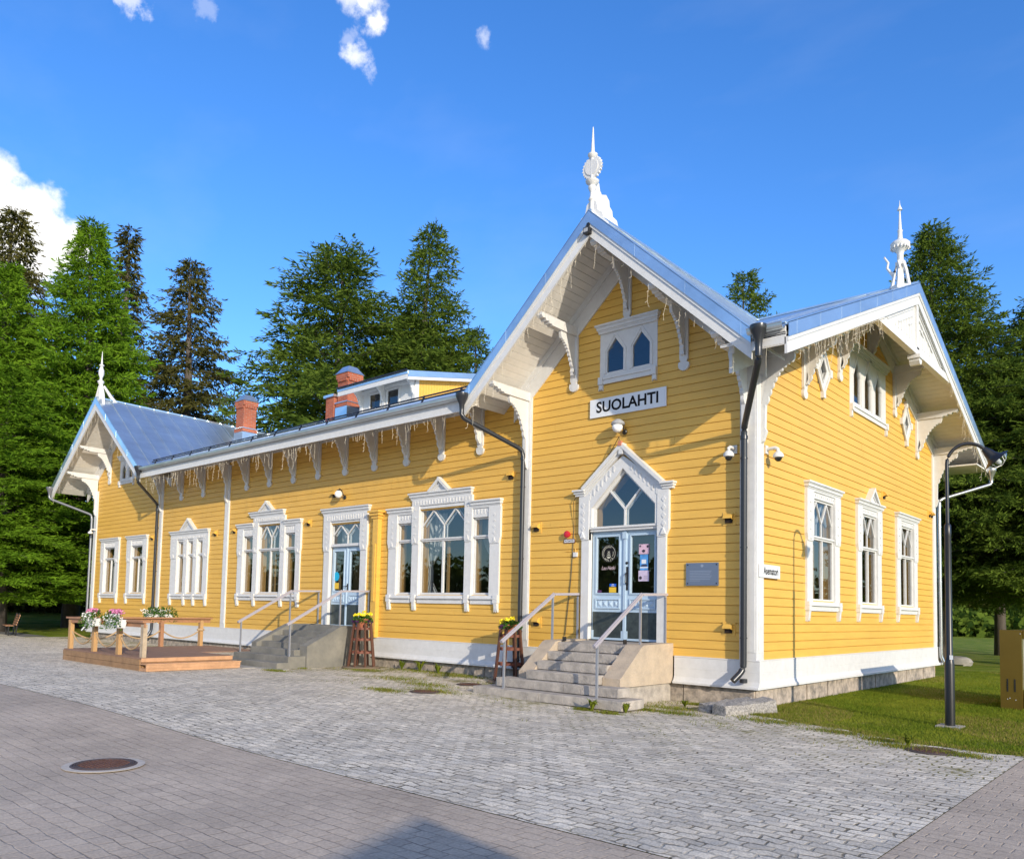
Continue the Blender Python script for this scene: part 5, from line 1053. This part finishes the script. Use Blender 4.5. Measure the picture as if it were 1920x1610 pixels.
flower_box(-17.26, -3.5, 1.08, .17, 'white trough of small white flowers on the back rail, farther from the wall', False, (0, 1)); flower_box(-17.26, -3.08, 1.08, .17, 'white trough of small flowers on the back rail, nearer the wall', False, (0, 1))
# plant stands
def plant_stand(x, y, h, label, yellow):
    t = thing('plant_stand', label, 'plant stand', (x, y, gz(x, y)), 'tapered slatted plant stands'); g0 = gz(x, y); n = 8; R0, R1 = .36, .235
    mb = MB(); mb.lathe([(.02, 0), (.5, 0), (.52, .03), (.48, .06), (.02, .06)], (x, y, g0 + .005), 20); mb.build('base_disc', mat('old_wood_disc', (.16, .12, .08), .9, var=.2), t)
    for k in range(n):
        a = 2 * math.pi * (k + .5) / n; mb = MB(); mb.bar((x + R0 * math.cos(a), y + R0 * math.sin(a), g0 + .06), (x + R1 * math.cos(a), y + R1 * math.sin(a), g0 + h), .05, .035); mb.build('slat', BRN, t)
    for z in (.34, .62, .86):
        r = R0 + (R1 - R0) * z / h - .02; mb = MB(); mb.lathe([(r - .02, 0), (r, 0), (r, .06), (r - .02, .06), (r - .02, 0)], (x, y, g0 + z * h), 8); mb.build('hoop', mat('rusty_hoop', (.16, .05, .03), .6), t)
    mb = MB(); mb.lathe([(.11, 0), (.15, .2), (.165, .2), (.165, .24), (.14, .24), (.12, .2)], (x, y, g0 + h * .90), 14); mb.build('pot', TERR, t, smooth=True)
    mb = MB(); petals(mb, (x, y, g0 + h * 1.06), (.27, .27, .15), 420, .032); mb.build('leaves', LEAF, t)['kind'] = 'stuff'
    mb = MB()
    for _ in range(7 if yellow else 3):
        a = random.uniform(0, 6.28); petals(mb, (x + .2 * math.cos(a) * (1 if yellow else .9), y + .2 * math.sin(a), g0 + h * 1.13 + random.uniform(0, .14)), (.06, .06, .05), 30, .03)
    mb.build('yellow_flowers', PETY, t)['kind'] = 'stuff'; mb = MB()
    for _ in range(6): a = random.uniform(0, 6.28); petals(mb, (x + .2 * math.cos(a), y + .2 * math.sin(a), g0 + h * 1.03), (.09, .09, .06), 30, .028)
    mb.build('violet_flowers', PETV, t)['kind'] = 'stuff'
plant_stand(-10.48, -.95, 1.20, 'brown slatted plant stand topped with bright yellow pansies beside the dark steps', True); plant_stand(-5.55, -.62, 1.22, 'brown slatted plant stand with purple flowers behind the left handrail of the granite steps', False)
# ------------------------------------------------------------------ street lamp, cabinet, covers, stones
x, y = 3.2, .3; t = thing('street_lamp', 'black street lamp with a curved neck and cone shade on the lawn', 'lamp', (x, y, gz(x, y))); g0 = gz(x, y)
mb = MB(); mb.lathe([(.075, 0), (.075, 1.02), (.06, 1.12), (.052, 1.14), (.05, 3.12), (.052, 3.13), (.052, 3.3), (.03, 3.34)], (x, y, g0), 16)
dv = Vector((.74, .67, 0)); dv = Vector((.92, .39, 0)).normalized(); C_ = Vector((x, y, 4.22)) + dv * .32
pth = [(x, y, 3.05), (x, y, 4.12)] + [tuple(C_ - dv * .32 * math.cos(a) + Vector((0, 0, .34 * math.sin(a)))) for a in np.linspace(0.05, 2.45, 14)]
mb.tube(pth, .028, 10); mb.build('pole', BLK, t, smooth=True)
e = Vector(pth[-1]); ax = (Vector(pth[-1]) - Vector(pth[-2])).normalized()
mb = MB(); mb.lathe([(.04, -.04), (.055, 0), (.075, .06), (.085, .12), (.12, .18), (.20, .22), (.215, .235), (.20, .23), (.11, .19), (.06, .12)], tuple(e), 24, ax); mb.build('shade', BLK, t, smooth=True)
mb = MB(); mb.lathe([(.18, .225), (.16, .27), (.11, .31), (.05, .33), (.0, .335)], tuple(e), 20, ax); mb.build('lens', GLS, t, smooth=True)
mb = MB(); mb.lathe([(.03, .14), (.045, .22), (.04, .30), (.0, .33)], tuple(e), 12, ax)
for k in range(4):
    a = k * math.pi / 2; o1 = ax.orthogonal().normalized(); o2 = ax.cross(o1); d = o1 * math.cos(a) + o2 * math.sin(a); mb.tube([tuple(e + d * .18 + ax * .23), tuple(e + d * .13 + ax * .31), tuple(e + ax * .345)], .006, 5)
mb.build('bulb_and_guard', BULB, t, smooth=True)
mb = MB(); mb.box(x - .18, x + .18, y - .18, y + .18, g0 - .1, g0 + .03); mb.build('footing', CONC, t)
mb = MB(); mb.box(x + .02, x + .07, y - .078, y - .073, 1.0, 1.07); mb.build('number_tag', SGN, t)
t = thing('information_stand', 'brass coloured information stand on the lawn at the right edge', 'information stand', (3.4, 5.6, 0)); g0 = -.12
mb = MB(); mb.box(3.21, 3.585, 4.30, 4.36, g0, 1.47); mb.box(3.21, 3.585, 6.84, 6.90, g0, 1.47); mb.box(3.215, 3.58, 4.36, 6.84, 1.41, 1.465); mb.box(3.25, 3.53, 4.36, 6.84, g0, .12); mb.build('frame', OLV, t)
mb = MB(); mb.box(3.59, 4.30, 4.40, 6.82, .30, 1.30); mb.build('display_panel', mat('panel_glass', (.42, .40, .34), .12, var=.2, vscale=1.5), t)
mb = MB(); mb.box(3.59, 4.34, 4.38, 6.84, 1.305, 1.46); mb.box(3.59, 4.30, 4.42, 6.80, g0, .29); mb.build('body', OLV, t)
mb = MB(); mb.lathe([(.16, 0), (.16, .04), (.22, .06), (.21, .14), (.16, .22), (.06, .27), (0, .28)], (4.05, 5.45, 1.46), 16); mb.build('lantern_cap', OLV, t, smooth=True)
mb = MB()
for x_ in (3.335, 3.46): mb.box(x_ - .012, x_ + .012, 4.292, 4.298, .25, .5)
mb.build('vent_slots', BLK, t); mb = MB()
for x_, z_ in ((3.33, .10), (3.37, .12), (3.47, .09), (3.565, 1.40)): mb.lathe([(.012, 0), (.008, .006)], (x_, 4.30, z_), 8, Vector((0, -1, 0)))
mb.build('rivets', GREY, t)
def cover(x, y, r, label, conc=.12, sink=0, z=None):
    g0 = (gz(x, y) + .012) if z is None else z; t = thing('manhole_cover', label, 'manhole cover', (x, y, g0), 'rusty manhole covers in the paving')
    if conc: mb = MB(); mb.lathe([(r + .02, 0), (r + conc, 0), (r + conc, .004), (r + .02, .006)], (x, y, g0), 40); mb.build('collar', mat('pale_concrete_ring', (.48, .43, .37), .9, var=.15, vscale=10), t)
    mb = MB(); mb.lathe([(r * .80, .004), (r * .82, .014), (r * .86, .014), (r * .87, .004), (r * .89, .014), (r * .93, .014), (r * .94, .004), (r * .96, .014), (r, .014), (r + .02, .002)], (x, y, g0 + .002), 44); mb.build('rim', mat('dark_iron', (.07, .05, .045), .7), t)
    mb = MB(); mb.lathe([(0.01, .012), (r * .8, .010), (r * .8, .002)], (x, y, g0 + .002), 36)
    for i in range(-5, 6):
        for j in range(-5, 6):
            if math.hypot(i, j) < 5.6: q = r * .14; mb.box(x + i * q - .012, x + i * q + .012, y + j * q - .012, y + j * q + .012, g0 + .012, g0 + .019)
    mb.build('lid', RUST, t)
cover(-2.29, -10.86, .31, 'rusty manhole cover in a pale ring on the grey pavers in front', .09, z=gz(-2.3, -10.9) + .014); cover(3.64, -2.66, .30, 'brown manhole cover half hidden by grass near the lawn edge', 0); cover(-5.3, -3.45, .30, 'rusty manhole cover in the weeds left of the granite steps', 0); cover(-5.75, -1.72, .27, 'small round cover close to the plant stand by the granite steps', 0)
# split granite gutter stone under the downpipe
def stone(mb, c, s, n=10, rough=.12, seed=1):
    r_ = random.Random(seed); pts = []; m_ = 8
    for i in range(m_ + 1):
        ph = -math.pi / 2 + math.pi * i / m_
        for k in range(n):
            a = 2 * math.pi * k / n; q = 1 + r_.uniform(-rough, rough); cx_ = math.copysign(abs(math.cos(a)) ** .6, math.cos(a)); sy_ = math.copysign(abs(math.sin(a)) ** .6, math.sin(a)); cp = abs(math.cos(ph)) ** .5
            pts.append(Vector(c) + Vector((cx_ * cp * s[0] * q, sy_ * cp * s[1] * q, math.copysign(abs(math.sin(ph)) ** .7, math.sin(ph)) * s[2] * q)))
    mb.add(pts, [(i * n + k, i * n + (k + 1) % n, (i + 1) * n + (k + 1) % n, (i + 1) * n + k) for i in range(m_) for k in range(n)], True)
t = thing('gutter_stone', 'split speckled granite drain stone lying under the corner downpipe', 'stone', (.0, -.8, -.1)); SPK = mat('speckled_granite', (.46, .43, .39), .9, col2=(.09, .085, .08), vscale=30, bump=.9, bscale=30)
dr = Vector((-.30, -1, 0)).normalized()
for off, L_, zz, w_ in ((-.20, .60, .0, .125), (.19, .64, .03, .18)):
    mb = MB(); nx = Vector((-dr.y, dr.x, 0)); c0 = Vector((.02, -.82, gz(0, -.8))) + nx * off
    n = 9; pts = []
    for i in range(n + 1):
        s_ = -L_ + 2 * L_ * i / n; q = c0 + dr * s_; h = .23 - .055 * (s_ + L_) + zz; ww = w_ * (1 + random.uniform(-.12, .1))
        for a_, b_ in ((-1, -.1), (-1, .5), (-.7, 1), (.2, .97), (.8, .85), (1, .4), (1, -.1)): pts.append(q + nx * a_ * ww + Vector((0, 0, b_ * h + random.uniform(-.015, .015))) + dr * random.uniform(-.015, .015))
    mb.add(pts, [(i * 7 + k, i * 7 + k + 1, (i + 1) * 7 + k + 1, (i + 1) * 7 + k) for i in range(n) for k in range(6)] + [tuple(range(7))[::-1], tuple(range(n * 7, n * 7 + 7))], True); mb.build('stone_half', SPK, t)
mb = MB(); mb.bar((.16, -.28, -.03), (-.16, -1.34, -.09), .20, .10); mb.build('channel', mat('dark_stone', (.05, .05, .05), .9), t)
for x, y, sx, lab in ((-9.5, 37, .9, 'grey boulder on the far lawn between the two trunks'), (-1.0, 20.5, .45, 'low pale stone in the grass beyond the side wall'), (1.9, 19.5, .5, 'flat pale stone in the grass left of the information stand')):
    mb = MB(); stone(mb, (x, y, .05), (sx, sx * .7, sx * .42), seed=int(sx * 100)); tag(mb.build('boulder', CONC, smooth=True), lab, 'boulder', 'stones scattered on the lawn')
# bench at the far left edge
t = thing('bench', 'slatted wooden bench cut by the left edge of the picture', 'bench', (-33.4, -2.6, 0)); 
for k in range(5): 
    mb = MB(); mb.bar((-34.6, -1.9 + k * .03, .50 + k * .1), (-33.0, -2.25 + k * .03, .50 + k * .1), .03, .075); mb.build('back_slat', WOODO, t)
for k in range(3): mb = MB(); mb.bar((-34.65, -2.05 - k * .11, .45), (-33.05, -2.4 - k * .11, .45), .09, .03); mb.build('seat_slat', WOODO, t)
for x, y in ((-34.5, -2.2), (-33.2, -2.5)): mb = MB(); mb.bar((x, y, 0), (x, y, .45), .05); mb.bar((x, y + .28, 0), (x, y + .4, 1.0), .05); mb.build('leg', BLK, t)
t = thing('mailbox', 'small box with a blue roof behind the far left corner of the station', 'box', (-33.2, 2.2, 1.5)); mb = MB(); mb.box(-33.7, -32.9, 1.8, 2.4, 1.45, 1.62); mb.bar((-33.3, 2.1, 0), (-33.3, 2.1, 1.45), .08); mb.build('body', WHT, t); mb = MB(); mb.prism([(-33.8, 1.63), (-32.8, 1.63), (-33.0, 1.95), (-33.6, 1.95)], 'uz', -2.5, -1.7) ; mb.v = [(a, -b if b < 0 else b, c) for a, b, c in mb.v]; mb.build('lid', mat('blue_lid', (.03, .16, .5), .4), t)
# ------------------------------------------------------------------ trees
def conifer_mesh(name, H, R, base, seed, nb=230, rise=.25, droop=.25, mat_=None, blade=(.30, .07), dens=1.0, power=.8, irregular=.35, top_r=.12, gap=0.0, hang=0.0, twig=.34):
    g = np.random.default_rng(seed); V = []; wood = MB()
    H0 = base * H
    trunk = [(0, 0, -.3), (g.normal(0, .05), 0, H * .3), (g.normal(0, .12), g.normal(0, .12), H * .65), (g.normal(0, .1), g.normal(0, .1), H * .97)]
    r0 = H * .017; wood.tube(trunk, [r0 * 1.25, r0 * .85, r0 * .5, r0 * .08], 8)
    lob = g.normal(0, irregular, 12)
    cen = []; dirs = []
    for b in range(nb):
        t = (b + g.random()) / nb; t = t ** .9; h = H0 + (H - H0) * t
        prof = (1 - t) ** power * (1 - .35 * max(0, .12 - t) / .12) + top_r * (1 - t) * .3
        a = b * 2.39996 + g.normal(0, .35); k = lob[int(a / (2 * math.pi) * 12) % 12] * (.5 + g.random()); L = max(.35, R * prof * (.78 + .30 * g.random() + k * .5))
        if gap and g.random() < gap: L *= .45
        ca, sa = math.cos(a), math.sin(a); ris = rise * (1 - .8 * (1 - t)) + g.normal(0, .06)
        def pt(s): return np.array([ca * L * s, sa * L * s, h + L * s * ris - droop * L * s * s])
        wood.tube([tuple(pt(0)), tuple(pt(.5)), tuple(pt(.95))], [max(.012, r0 * .13 * (L / R)), max(.009, r0 * .08 * (L / R)), .006], 4, cap=False)
        nt_ = max(8, int(L * 4.2 * dens ** .5))
        for i in range(nt_):
            s = .18 + .82 * (i + g.random()) / nt_; c = pt(s); side = 1 if i % 2 else -1
            tl = (twig * L * (1.08 - s) + .30) * (.6 + .8 * g.random()); ang = a + side * (.55 + .6 * g.random()); td = np.array([math.cos(ang), math.sin(ang), g.normal(0.05, .25) - hang * g.random()]); td /= np.linalg.norm(td)
            if s > .9: td = np.array([ca, sa, ris * .5]); td /= np.linalg.norm(td)
            m_ = max(3, int(tl * 11 * dens)); u = (np.arange(m_) + g.random(m_)) / m_
            p = c + td * (tl * u)[:, None] + g.normal(0, .045, (m_, 3)); d = td * .9 + g.normal(0, .42, (m_, 3)); d[:, 2] -= hang * .8 * g.random(m_); d /= np.linalg.norm(d, axis=1)[:, None]
            cen.append(p); dirs.append(d)
    c = np.concatenate(cen); d = np.concatenate(dirs); n = len(c); q = g.normal(0, 1, (n, 3)); w_ = np.cross(d, q); w_ /= np.linalg.norm(w_, axis=1)[:, None]
    l = blade[0] * (.6 + .8 * g.random(n))[:, None]; ww = blade[1] * (.7 + .6 * g.random(n))[:, None]
    P = np.stack([c, c + d * l * .45 + w_ * ww, c + d * l, c + d * l * .45 - w_ * ww], 1).reshape(-1, 3)
    me = bpy.data.meshes.new(name); me.vertices.add(n * 4); me.vertices.foreach_set('co', P.ravel()); me.loops.add(n * 4); me.loops.foreach_set('vertex_index', np.arange(n * 4)); me.polygons.add(n)
    me.polygons.foreach_set('loop_start', np.arange(n) * 4); me.polygons.foreach_set('loop_total', np.full(n, 4)); me.materials.append(mat_); me.update(); me.validate()
    wm = bpy.data.meshes.new(name + '_wood'); wm.from_pydata(wood.v, [], wood.f); wm.materials.append(BARK); wm.polygons.foreach_set('use_smooth', [True] * len(wm.polygons)); wm.update()
    return me, wm
def tree(name, meshes, x, y, label, cat, group, rot=0.0, sc=(1, 1, 1), z=None):
    z = gz(x, y) - .1 if z is None else z; o = thing(name, label, cat, (x, y, z), group); o.rotation_euler = (0, 0, rot); o.scale = sc
    for n_, m_ in (('crown', meshes[0]), ('trunk', meshes[1])): c = bpy.data.objects.new(n_, m_); COL.objects.link(c); c.parent = o
    return o
BD = (.27, .036)
larch_a = conifer_mesh('larch_a', 21, 5.3, .12, 11, nb=330, rise=.30, droop=.22, mat_=LARCH, blade=BD, dens=2.43, power=.75, irregular=.25, hang=.15)
larch_b = conifer_mesh('larch_b', 20, 5.6, .18, 12, nb=220, rise=.35, droop=.22, mat_=LARCH2, blade=BD, dens=2.03, power=.48, irregular=.45, hang=.25, gap=.12)
larch_c = conifer_mesh('larch_c', 22, 4.6, .15, 13, nb=210, rise=.45, droop=.20, mat_=LARCH2, blade=BD, dens=2.03, power=.55, irregular=.5, gap=.15, hang=.2)
spruce_a = conifer_mesh('spruce_a', 26, 4.4, .15, 14, nb=230, rise=.10, droop=.30, mat_=SPRUCE, blade=(.29, .042), dens=1.95, power=.62, irregular=.35, hang=.9, gap=.12)
spruce_b = conifer_mesh('spruce_b', 27, 3.4, .12, 15, nb=150, rise=.15, droop=.32, mat_=SPRUCE, blade=(.29, .042), dens=2.17, power=.8, irregular=.5, hang=.9, gap=.3)
larch_r = conifer_mesh('larch_r', 18.5, 6.0, .19, 16, nb=330, rise=.55, droop=.30, mat_=LARCH2, blade=(.20, .028), dens=2.62, power=.80, irregular=.3, hang=.2)
GB = 'tall conifers behind the station'
tree('spruce_tree', spruce_a, -53.5, 2.6, 'dark brownish spruce at the far left edge, taller than its neighbours', 'tree', GB, .3, (1.25, 1.25, 1.06))
tree('larch_tree', larch_a, -41.0, 2.9, 'largest bright green larch standing left of the station', 'tree', GB, 1.1, (1.12, 1.12, 1.10))
tree('larch_tree', larch_a, -43.8, -.4, 'bright green larch at the left edge in front of the dark spruce', 'tree', GB, 2.9, (1.05, 1.05, .96))
tree('larch_tree', larch_a, -37.2, -1.8, 'low bright larch with branches sweeping over the lawn at the left edge', 'tree', GB, 4.5, (1.0, 1.0, .62))
tree('spruce_tree', spruce_b, -58.2, 12.1, 'narrow dark spruce peeking out right of the largest green larch', 'tree', GB, .5, (1.55, 1.55, 1.15))
tree('spruce_tree', spruce_a, -49.3, 13.0, 'tall dark spruce standing free above the left roof', 'tree', GB, 2.2, (1.25, 1.25, 1.02))
tree('larch_tree', larch_b, -30.2, 12.2, 'broad dark larch rising behind the two brick chimneys', 'tree', GB, .2, (1.45, 1.45, 1.09))
tree('larch_tree', larch_b, -27.8, 16.0, 'shorter larch filling the gap behind the dormer', 'tree', GB, 2.6, (1.25, 1.25, .93))
tree('larch_tree', larch_c, -26.9, 16.2, 'tall pointed larch behind the dormer', 'tree', GB, .9, (1.08, 1.08, 1.07))
tree('larch_tree', larch_c, -27.2, 20.4, 'larch whose branches show just left of the near gable', 'tree', GB, 3.9, (.9, .9, .86))
tree('larch_tree', larch_c, -16.6, 35.4, 'pointed tree top showing above the roof valley', 'tree', GB, 1.9, (1.0, 1.0, 1.12))
tree('larch_tree', larch_r, -2.2, 22.6, 'large green larch rising behind the right gable', 'tree', GB, 1.3, (1.0, 1.0, 1.0))
tree('larch_tree', larch_r, 1.5, 23.4, 'spreading larch at the right edge behind the street lamp', 'tree', GB, 4.1, (1.05, 1.05, .80))
tree('larch_tree', larch_r, -1.8, 33.0, 'larch with a bare trunk on the lawn right of the side wall', 'tree', GB, 2.1, (.8, .8, .8))
tree('larch_tree', larch_r, -4.9, 31.0, 'larch with a dark trunk close to the rear corner of the station', 'tree', GB, 5.1, (.9, .9, .95))
tree('spruce_tree', spruce_a, -62, 22, 'distant spruce hidden low behind the station roof', 'tree', GB, 1.0, (1, 1, .7))
# birch between the spruce and the left chimney
birch = conifer_mesh('birch', 14, 2.6, .3, 21, nb=90, rise=.9, droop=.3, mat_=BIRCH, blade=(.13, .06), dens=.9, power=.35, irregular=.4, hang=.5)
tree('birch_tree', birch, -37.5, 10.2, 'small pale green birch left of the far brick chimney', 'tree', 'birches')
# undergrowth and the far wood, each one continuous mass
def mass(name, pts, n, h, size, m, seed, label, th=3.0):
    g = np.random.default_rng(seed); P = np.array(pts, float); seg = np.diff(P, axis=0); L = np.hypot(seg[:, 0], seg[:, 1]); cum = np.concatenate([[0], np.cumsum(L)])
    s = g.random(n) * cum[-1]; i = np.searchsorted(cum, s) - 1; i = np.clip(i, 0, len(L) - 1); f = ((s - cum[i]) / L[i])[:, None]; base = P[i] + seg[i] * f
    hh = h * (.55 + .45 * np.sin(s * .35) * np.sin(s * .13 + 1) + .25 * np.sin(s * 1.1)) ; z = hh * np.sqrt(g.random(n)); th_ = g.normal(0, th / 2, (n, 2)) * (1 - .5 * (z / h))[:, None]
    c = np.column_stack([base + th_, z]); d = g.normal(0, 1, (n, 3)); d /= np.linalg.norm(d, axis=1)[:, None]; q = g.normal(0, 1, (n, 3)); w_ = np.cross(d, q); w_ /= np.linalg.norm(w_, axis=1)[:, None]
    l = size * (.6 + .8 * g.random(n))[:, None]; V = np.stack([c, c + d * l * .5 + w_ * l * .4, c + d * l, c + d * l * .5 - w_ * l * .4], 1).reshape(-1, 3)
    for k in range(len(V)): pass
    me = bpy.data.meshes.new(name); me.vertices.add(n * 4); me.vertices.foreach_set('co', V.ravel()); me.loops.add(n * 4); me.loops.foreach_set('vertex_index', np.arange(n * 4)); me.polygons.add(n)
    me.polygons.foreach_set('loop_start', np.arange(n) * 4); me.polygons.foreach_set('loop_total', np.full(n, 4)); me.materials.append(m); me.update(); o = bpy.data.objects.new(name, me); COL.objects.link(o); o['label'] = label; o['category'] = 'shrubs'; o['kind'] = 'stuff'; return o
mass('undergrowth', [(-75, -14), (-62, -2), (-58, 10), (-55, 26), (-40, 34)], 30000, 6.0, .42, SPRUCE, 31, 'dark undergrowth beneath the trees left of the station', 5)
mass('far_wood', [(-55, 60), (-35, 66), (-20, 78), (-5, 84), (15, 90), (45, 95)], 36000, 4.5, .7, LARCH2, 32, 'far green wood and bushes beyond the lawn', 7)
mass('far_wood', [(-160, -70), (-130, 0), (-110, 60), (-60, 120), (20, 150), (120, 150)], 30000, 12, 1.3, SPRUCE, 33, 'continuous forest closing the horizon', 12)
mass('far_wood', [(-230, -120), (-120, -130), (-40, -105), (30, -100), (100, -110), (150, -60)], 60000, 15, 1.2, LARCH2, 34, 'forest across the square behind the viewer', 10)
# grass and weeds
def blades(name, fn, n, hgt, wid, m, seed, label):
    g = np.random.default_rng(seed); X = []; 
    while len(X) < n:
        r_ = fn(g)
        if r_ is not None: X.append(r_)
    c = np.array(X); z = np.array([gz(a, b) for a, b in c]); a = g.random(n) * 6.28; h = hgt * (.5 + g.random(n)); lean = g.normal(0, .35, (n, 2)) * h[:, None]
    w0 = np.column_stack([np.cos(a), np.sin(a)]) * wid / 2; b0 = np.column_stack([c - w0, z]); b1 = np.column_stack([c + w0, z]); tp = np.column_stack([c + lean, z + h])
    V = np.stack([b0, b1, tp], 1).reshape(-1, 3); me = bpy.data.meshes.new(name); me.vertices.add(n * 3); me.vertices.foreach_set('co', V.ravel()); me.loops.add(n * 3); me.loops.foreach_set('vertex_index', np.arange(n * 3)); me.polygons.add(n)
    me.polygons.foreach_set('loop_start', np.arange(n) * 3); me.polygons.foreach_set('loop_total', np.full(n, 3)); me.materials.append(m); me.update(); o = bpy.data.objects.new(name, me); COL.objects.link(o); o['label'] = label; o['category'] = 'grass'; o['kind'] = 'stuff'
def lawn_pt(g):
    x = g.uniform(.05, 6.5); y = g.uniform(-2.3, 17) if g.random() < .6 else g.uniform(-2.3, 6)
    if y < yedge(x) - .05 + .1 * math.sin(x * 9): return None
    k = math.sin(x * 1.7 + y * .9) + math.sin(y * 1.3 - x * .8 + 2)
    return (x, y)
blades('lawn_grass', lawn_pt, 130000, .034, .012, GRASS, 41, 'short green lawn grass beside the station')
blades('dry_grass', lambda g: (lambda p: p if p and (math.sin(p[0] * 1.9 + p[1] * .7) + math.sin(p[1] * 1.1 + 1) > .7 or p[1] < yedge(p[0]) + .35) else None)(lawn_pt(g)), 30000, .032, .012, DRYG, 42, 'dry yellow grass in patches on the lawn')
CL = [(-.4, -.3, .25), (.35, -.85, .2), (-1.0, -.35, .25), (-4.9, -.4, .5), (-1.35, -2.85, .18), (-1.9, -2.8, .16), (-1.2, -1.9, .22), (-10.9, -3.3, .3), (-10.0, -1.3, .6), (-9.0, -.35, .7), (-8, -.25, .7), (-7.2, -.5, .6), (3.3, -2.6, .35), (3.95, -2.7, .3), (2.9, -2.2, .3), (-11.4, -2.3, .3), (-5.3, -3.2, .5), (-6.2, -2.6, .6), (-7.5, -2.2, .8), (-5.9, -4.0, .4), (1.0, -1.6, .5), (2.2, -1.9, .4), (-1.0, -1.3, .5), (-.6, -1.9, .4)]
def weed_pt(g):
    if g.random() < .7:
        c = CL[int(g.random() * len(CL))]; return (c[0] + g.normal(0, c[2] * .6), min(c[1] + g.normal(0, c[2] * .3), -.1 if c[0] < 0 else 9))
    x = g.uniform(-9, 3); y = -.3 - abs(g.normal(0, 1.6)); return (x, y) if math.sin(x * 3.1) + math.sin(y * 4.3 + x) > .9 and y > -7 else None
blades('weeds', weed_pt, 13000, .045, .013, GRASS, 43, 'weeds growing between the cobbles near the wall')
blades('dry_weeds', weed_pt, 9000, .04, .013, DRYG, 44, 'yellowish weeds growing between the cobbles')
def plantlet(x, y, h, label, n=26):
    mb = MB(); z = gz(x, y)
    for _ in range(n):
        a = random.uniform(0, 6.28); l = h * random.uniform(.6, 1.2); q = random.uniform(.2, .8); d = Vector((math.cos(a), math.sin(a), 0)); s_ = Vector((-d.y, d.x, 0)) * .022
        p0 = Vector((x, y, z)); p1 = p0 + d * l * q * .5 + Vector((0, 0, l * .7)); p2 = p0 + d * l * q + Vector((0, 0, l * random.uniform(.5, .95)))
        mb.add([p0 - s_ * .4, p0 + s_ * .4, p1 + s_, p1 - s_, p2], [(0, 1, 2, 3), (3, 2, 4)], True)
    tag(mb.build('weed_plant', GRASS), label, 'plant', 'leafy weeds in the cobbles')
plantlet(-1.72, -2.80, .24, 'bright leafy weed growing at the front of the granite steps'); plantlet(-1.18, -2.55, .2, 'leafy weed at the right end of the lowest granite step'); plantlet(-8.9, -.3, .34, 'tall leafy weed against the foundation under the wide window', 40); plantlet(-8.2, -.32, .26, 'leafy weed beside the tall one against the foundation', 30); plantlet(3.3, -2.45, .2, 'leafy weed beside the cover near the lawn edge', 30); plantlet(-.95, -.9, .16, 'small weed between the granite steps and the gutter stone'); plantlet(-9.6, -.3, .25, 'leafy weed right of the yellow flowered plant stand', 30)
# low building behind the viewer, whose gable throws the shadow across the pavers
def kiosk():
    H = 4.2; tip = Vector((1.507, -9.82, -.09)) + Vector((SUN_DIR.x, SUN_DIR.y, 0)) * (H / SUN_DIR.z); e_ = Vector((-.943, -.333, 0)); n_ = Vector((-e_.y, e_.x, 0));
    if n_.dot(Vector((SUN_DIR.x, SUN_DIR.y, 0))) < 0: n_ = -n_
    T = Wall(tip, e_, n_); t = thing('outbuilding', 'gabled yellow outbuilding across the square behind the viewer', 'building', tuple(tip)); k = .66
    mb = MB(T); mb.prism([(-2.4, 0), (2.4, 0), (2.4, H - 2.6 * k), (0, H - .25), (-2.4, H - 2.6 * k)], 'uz', .3, 4); mb.build('wall', YEL, t)
    mb = MB(T)
    for sg in (1, -1): mb.prism([(0, H), (sg * 3.0, H - 3.0 * k), (sg * 3.0, H - 3.0 * k - .2), (0, H - .2)], 'uz', 0, 4.4)
    mb.build('roof', MET, t); mb = MB(T); mb.box(-.6, .6, .26, .33, 0, 2.0); mb.build('door', BLU, t)
kiosk()
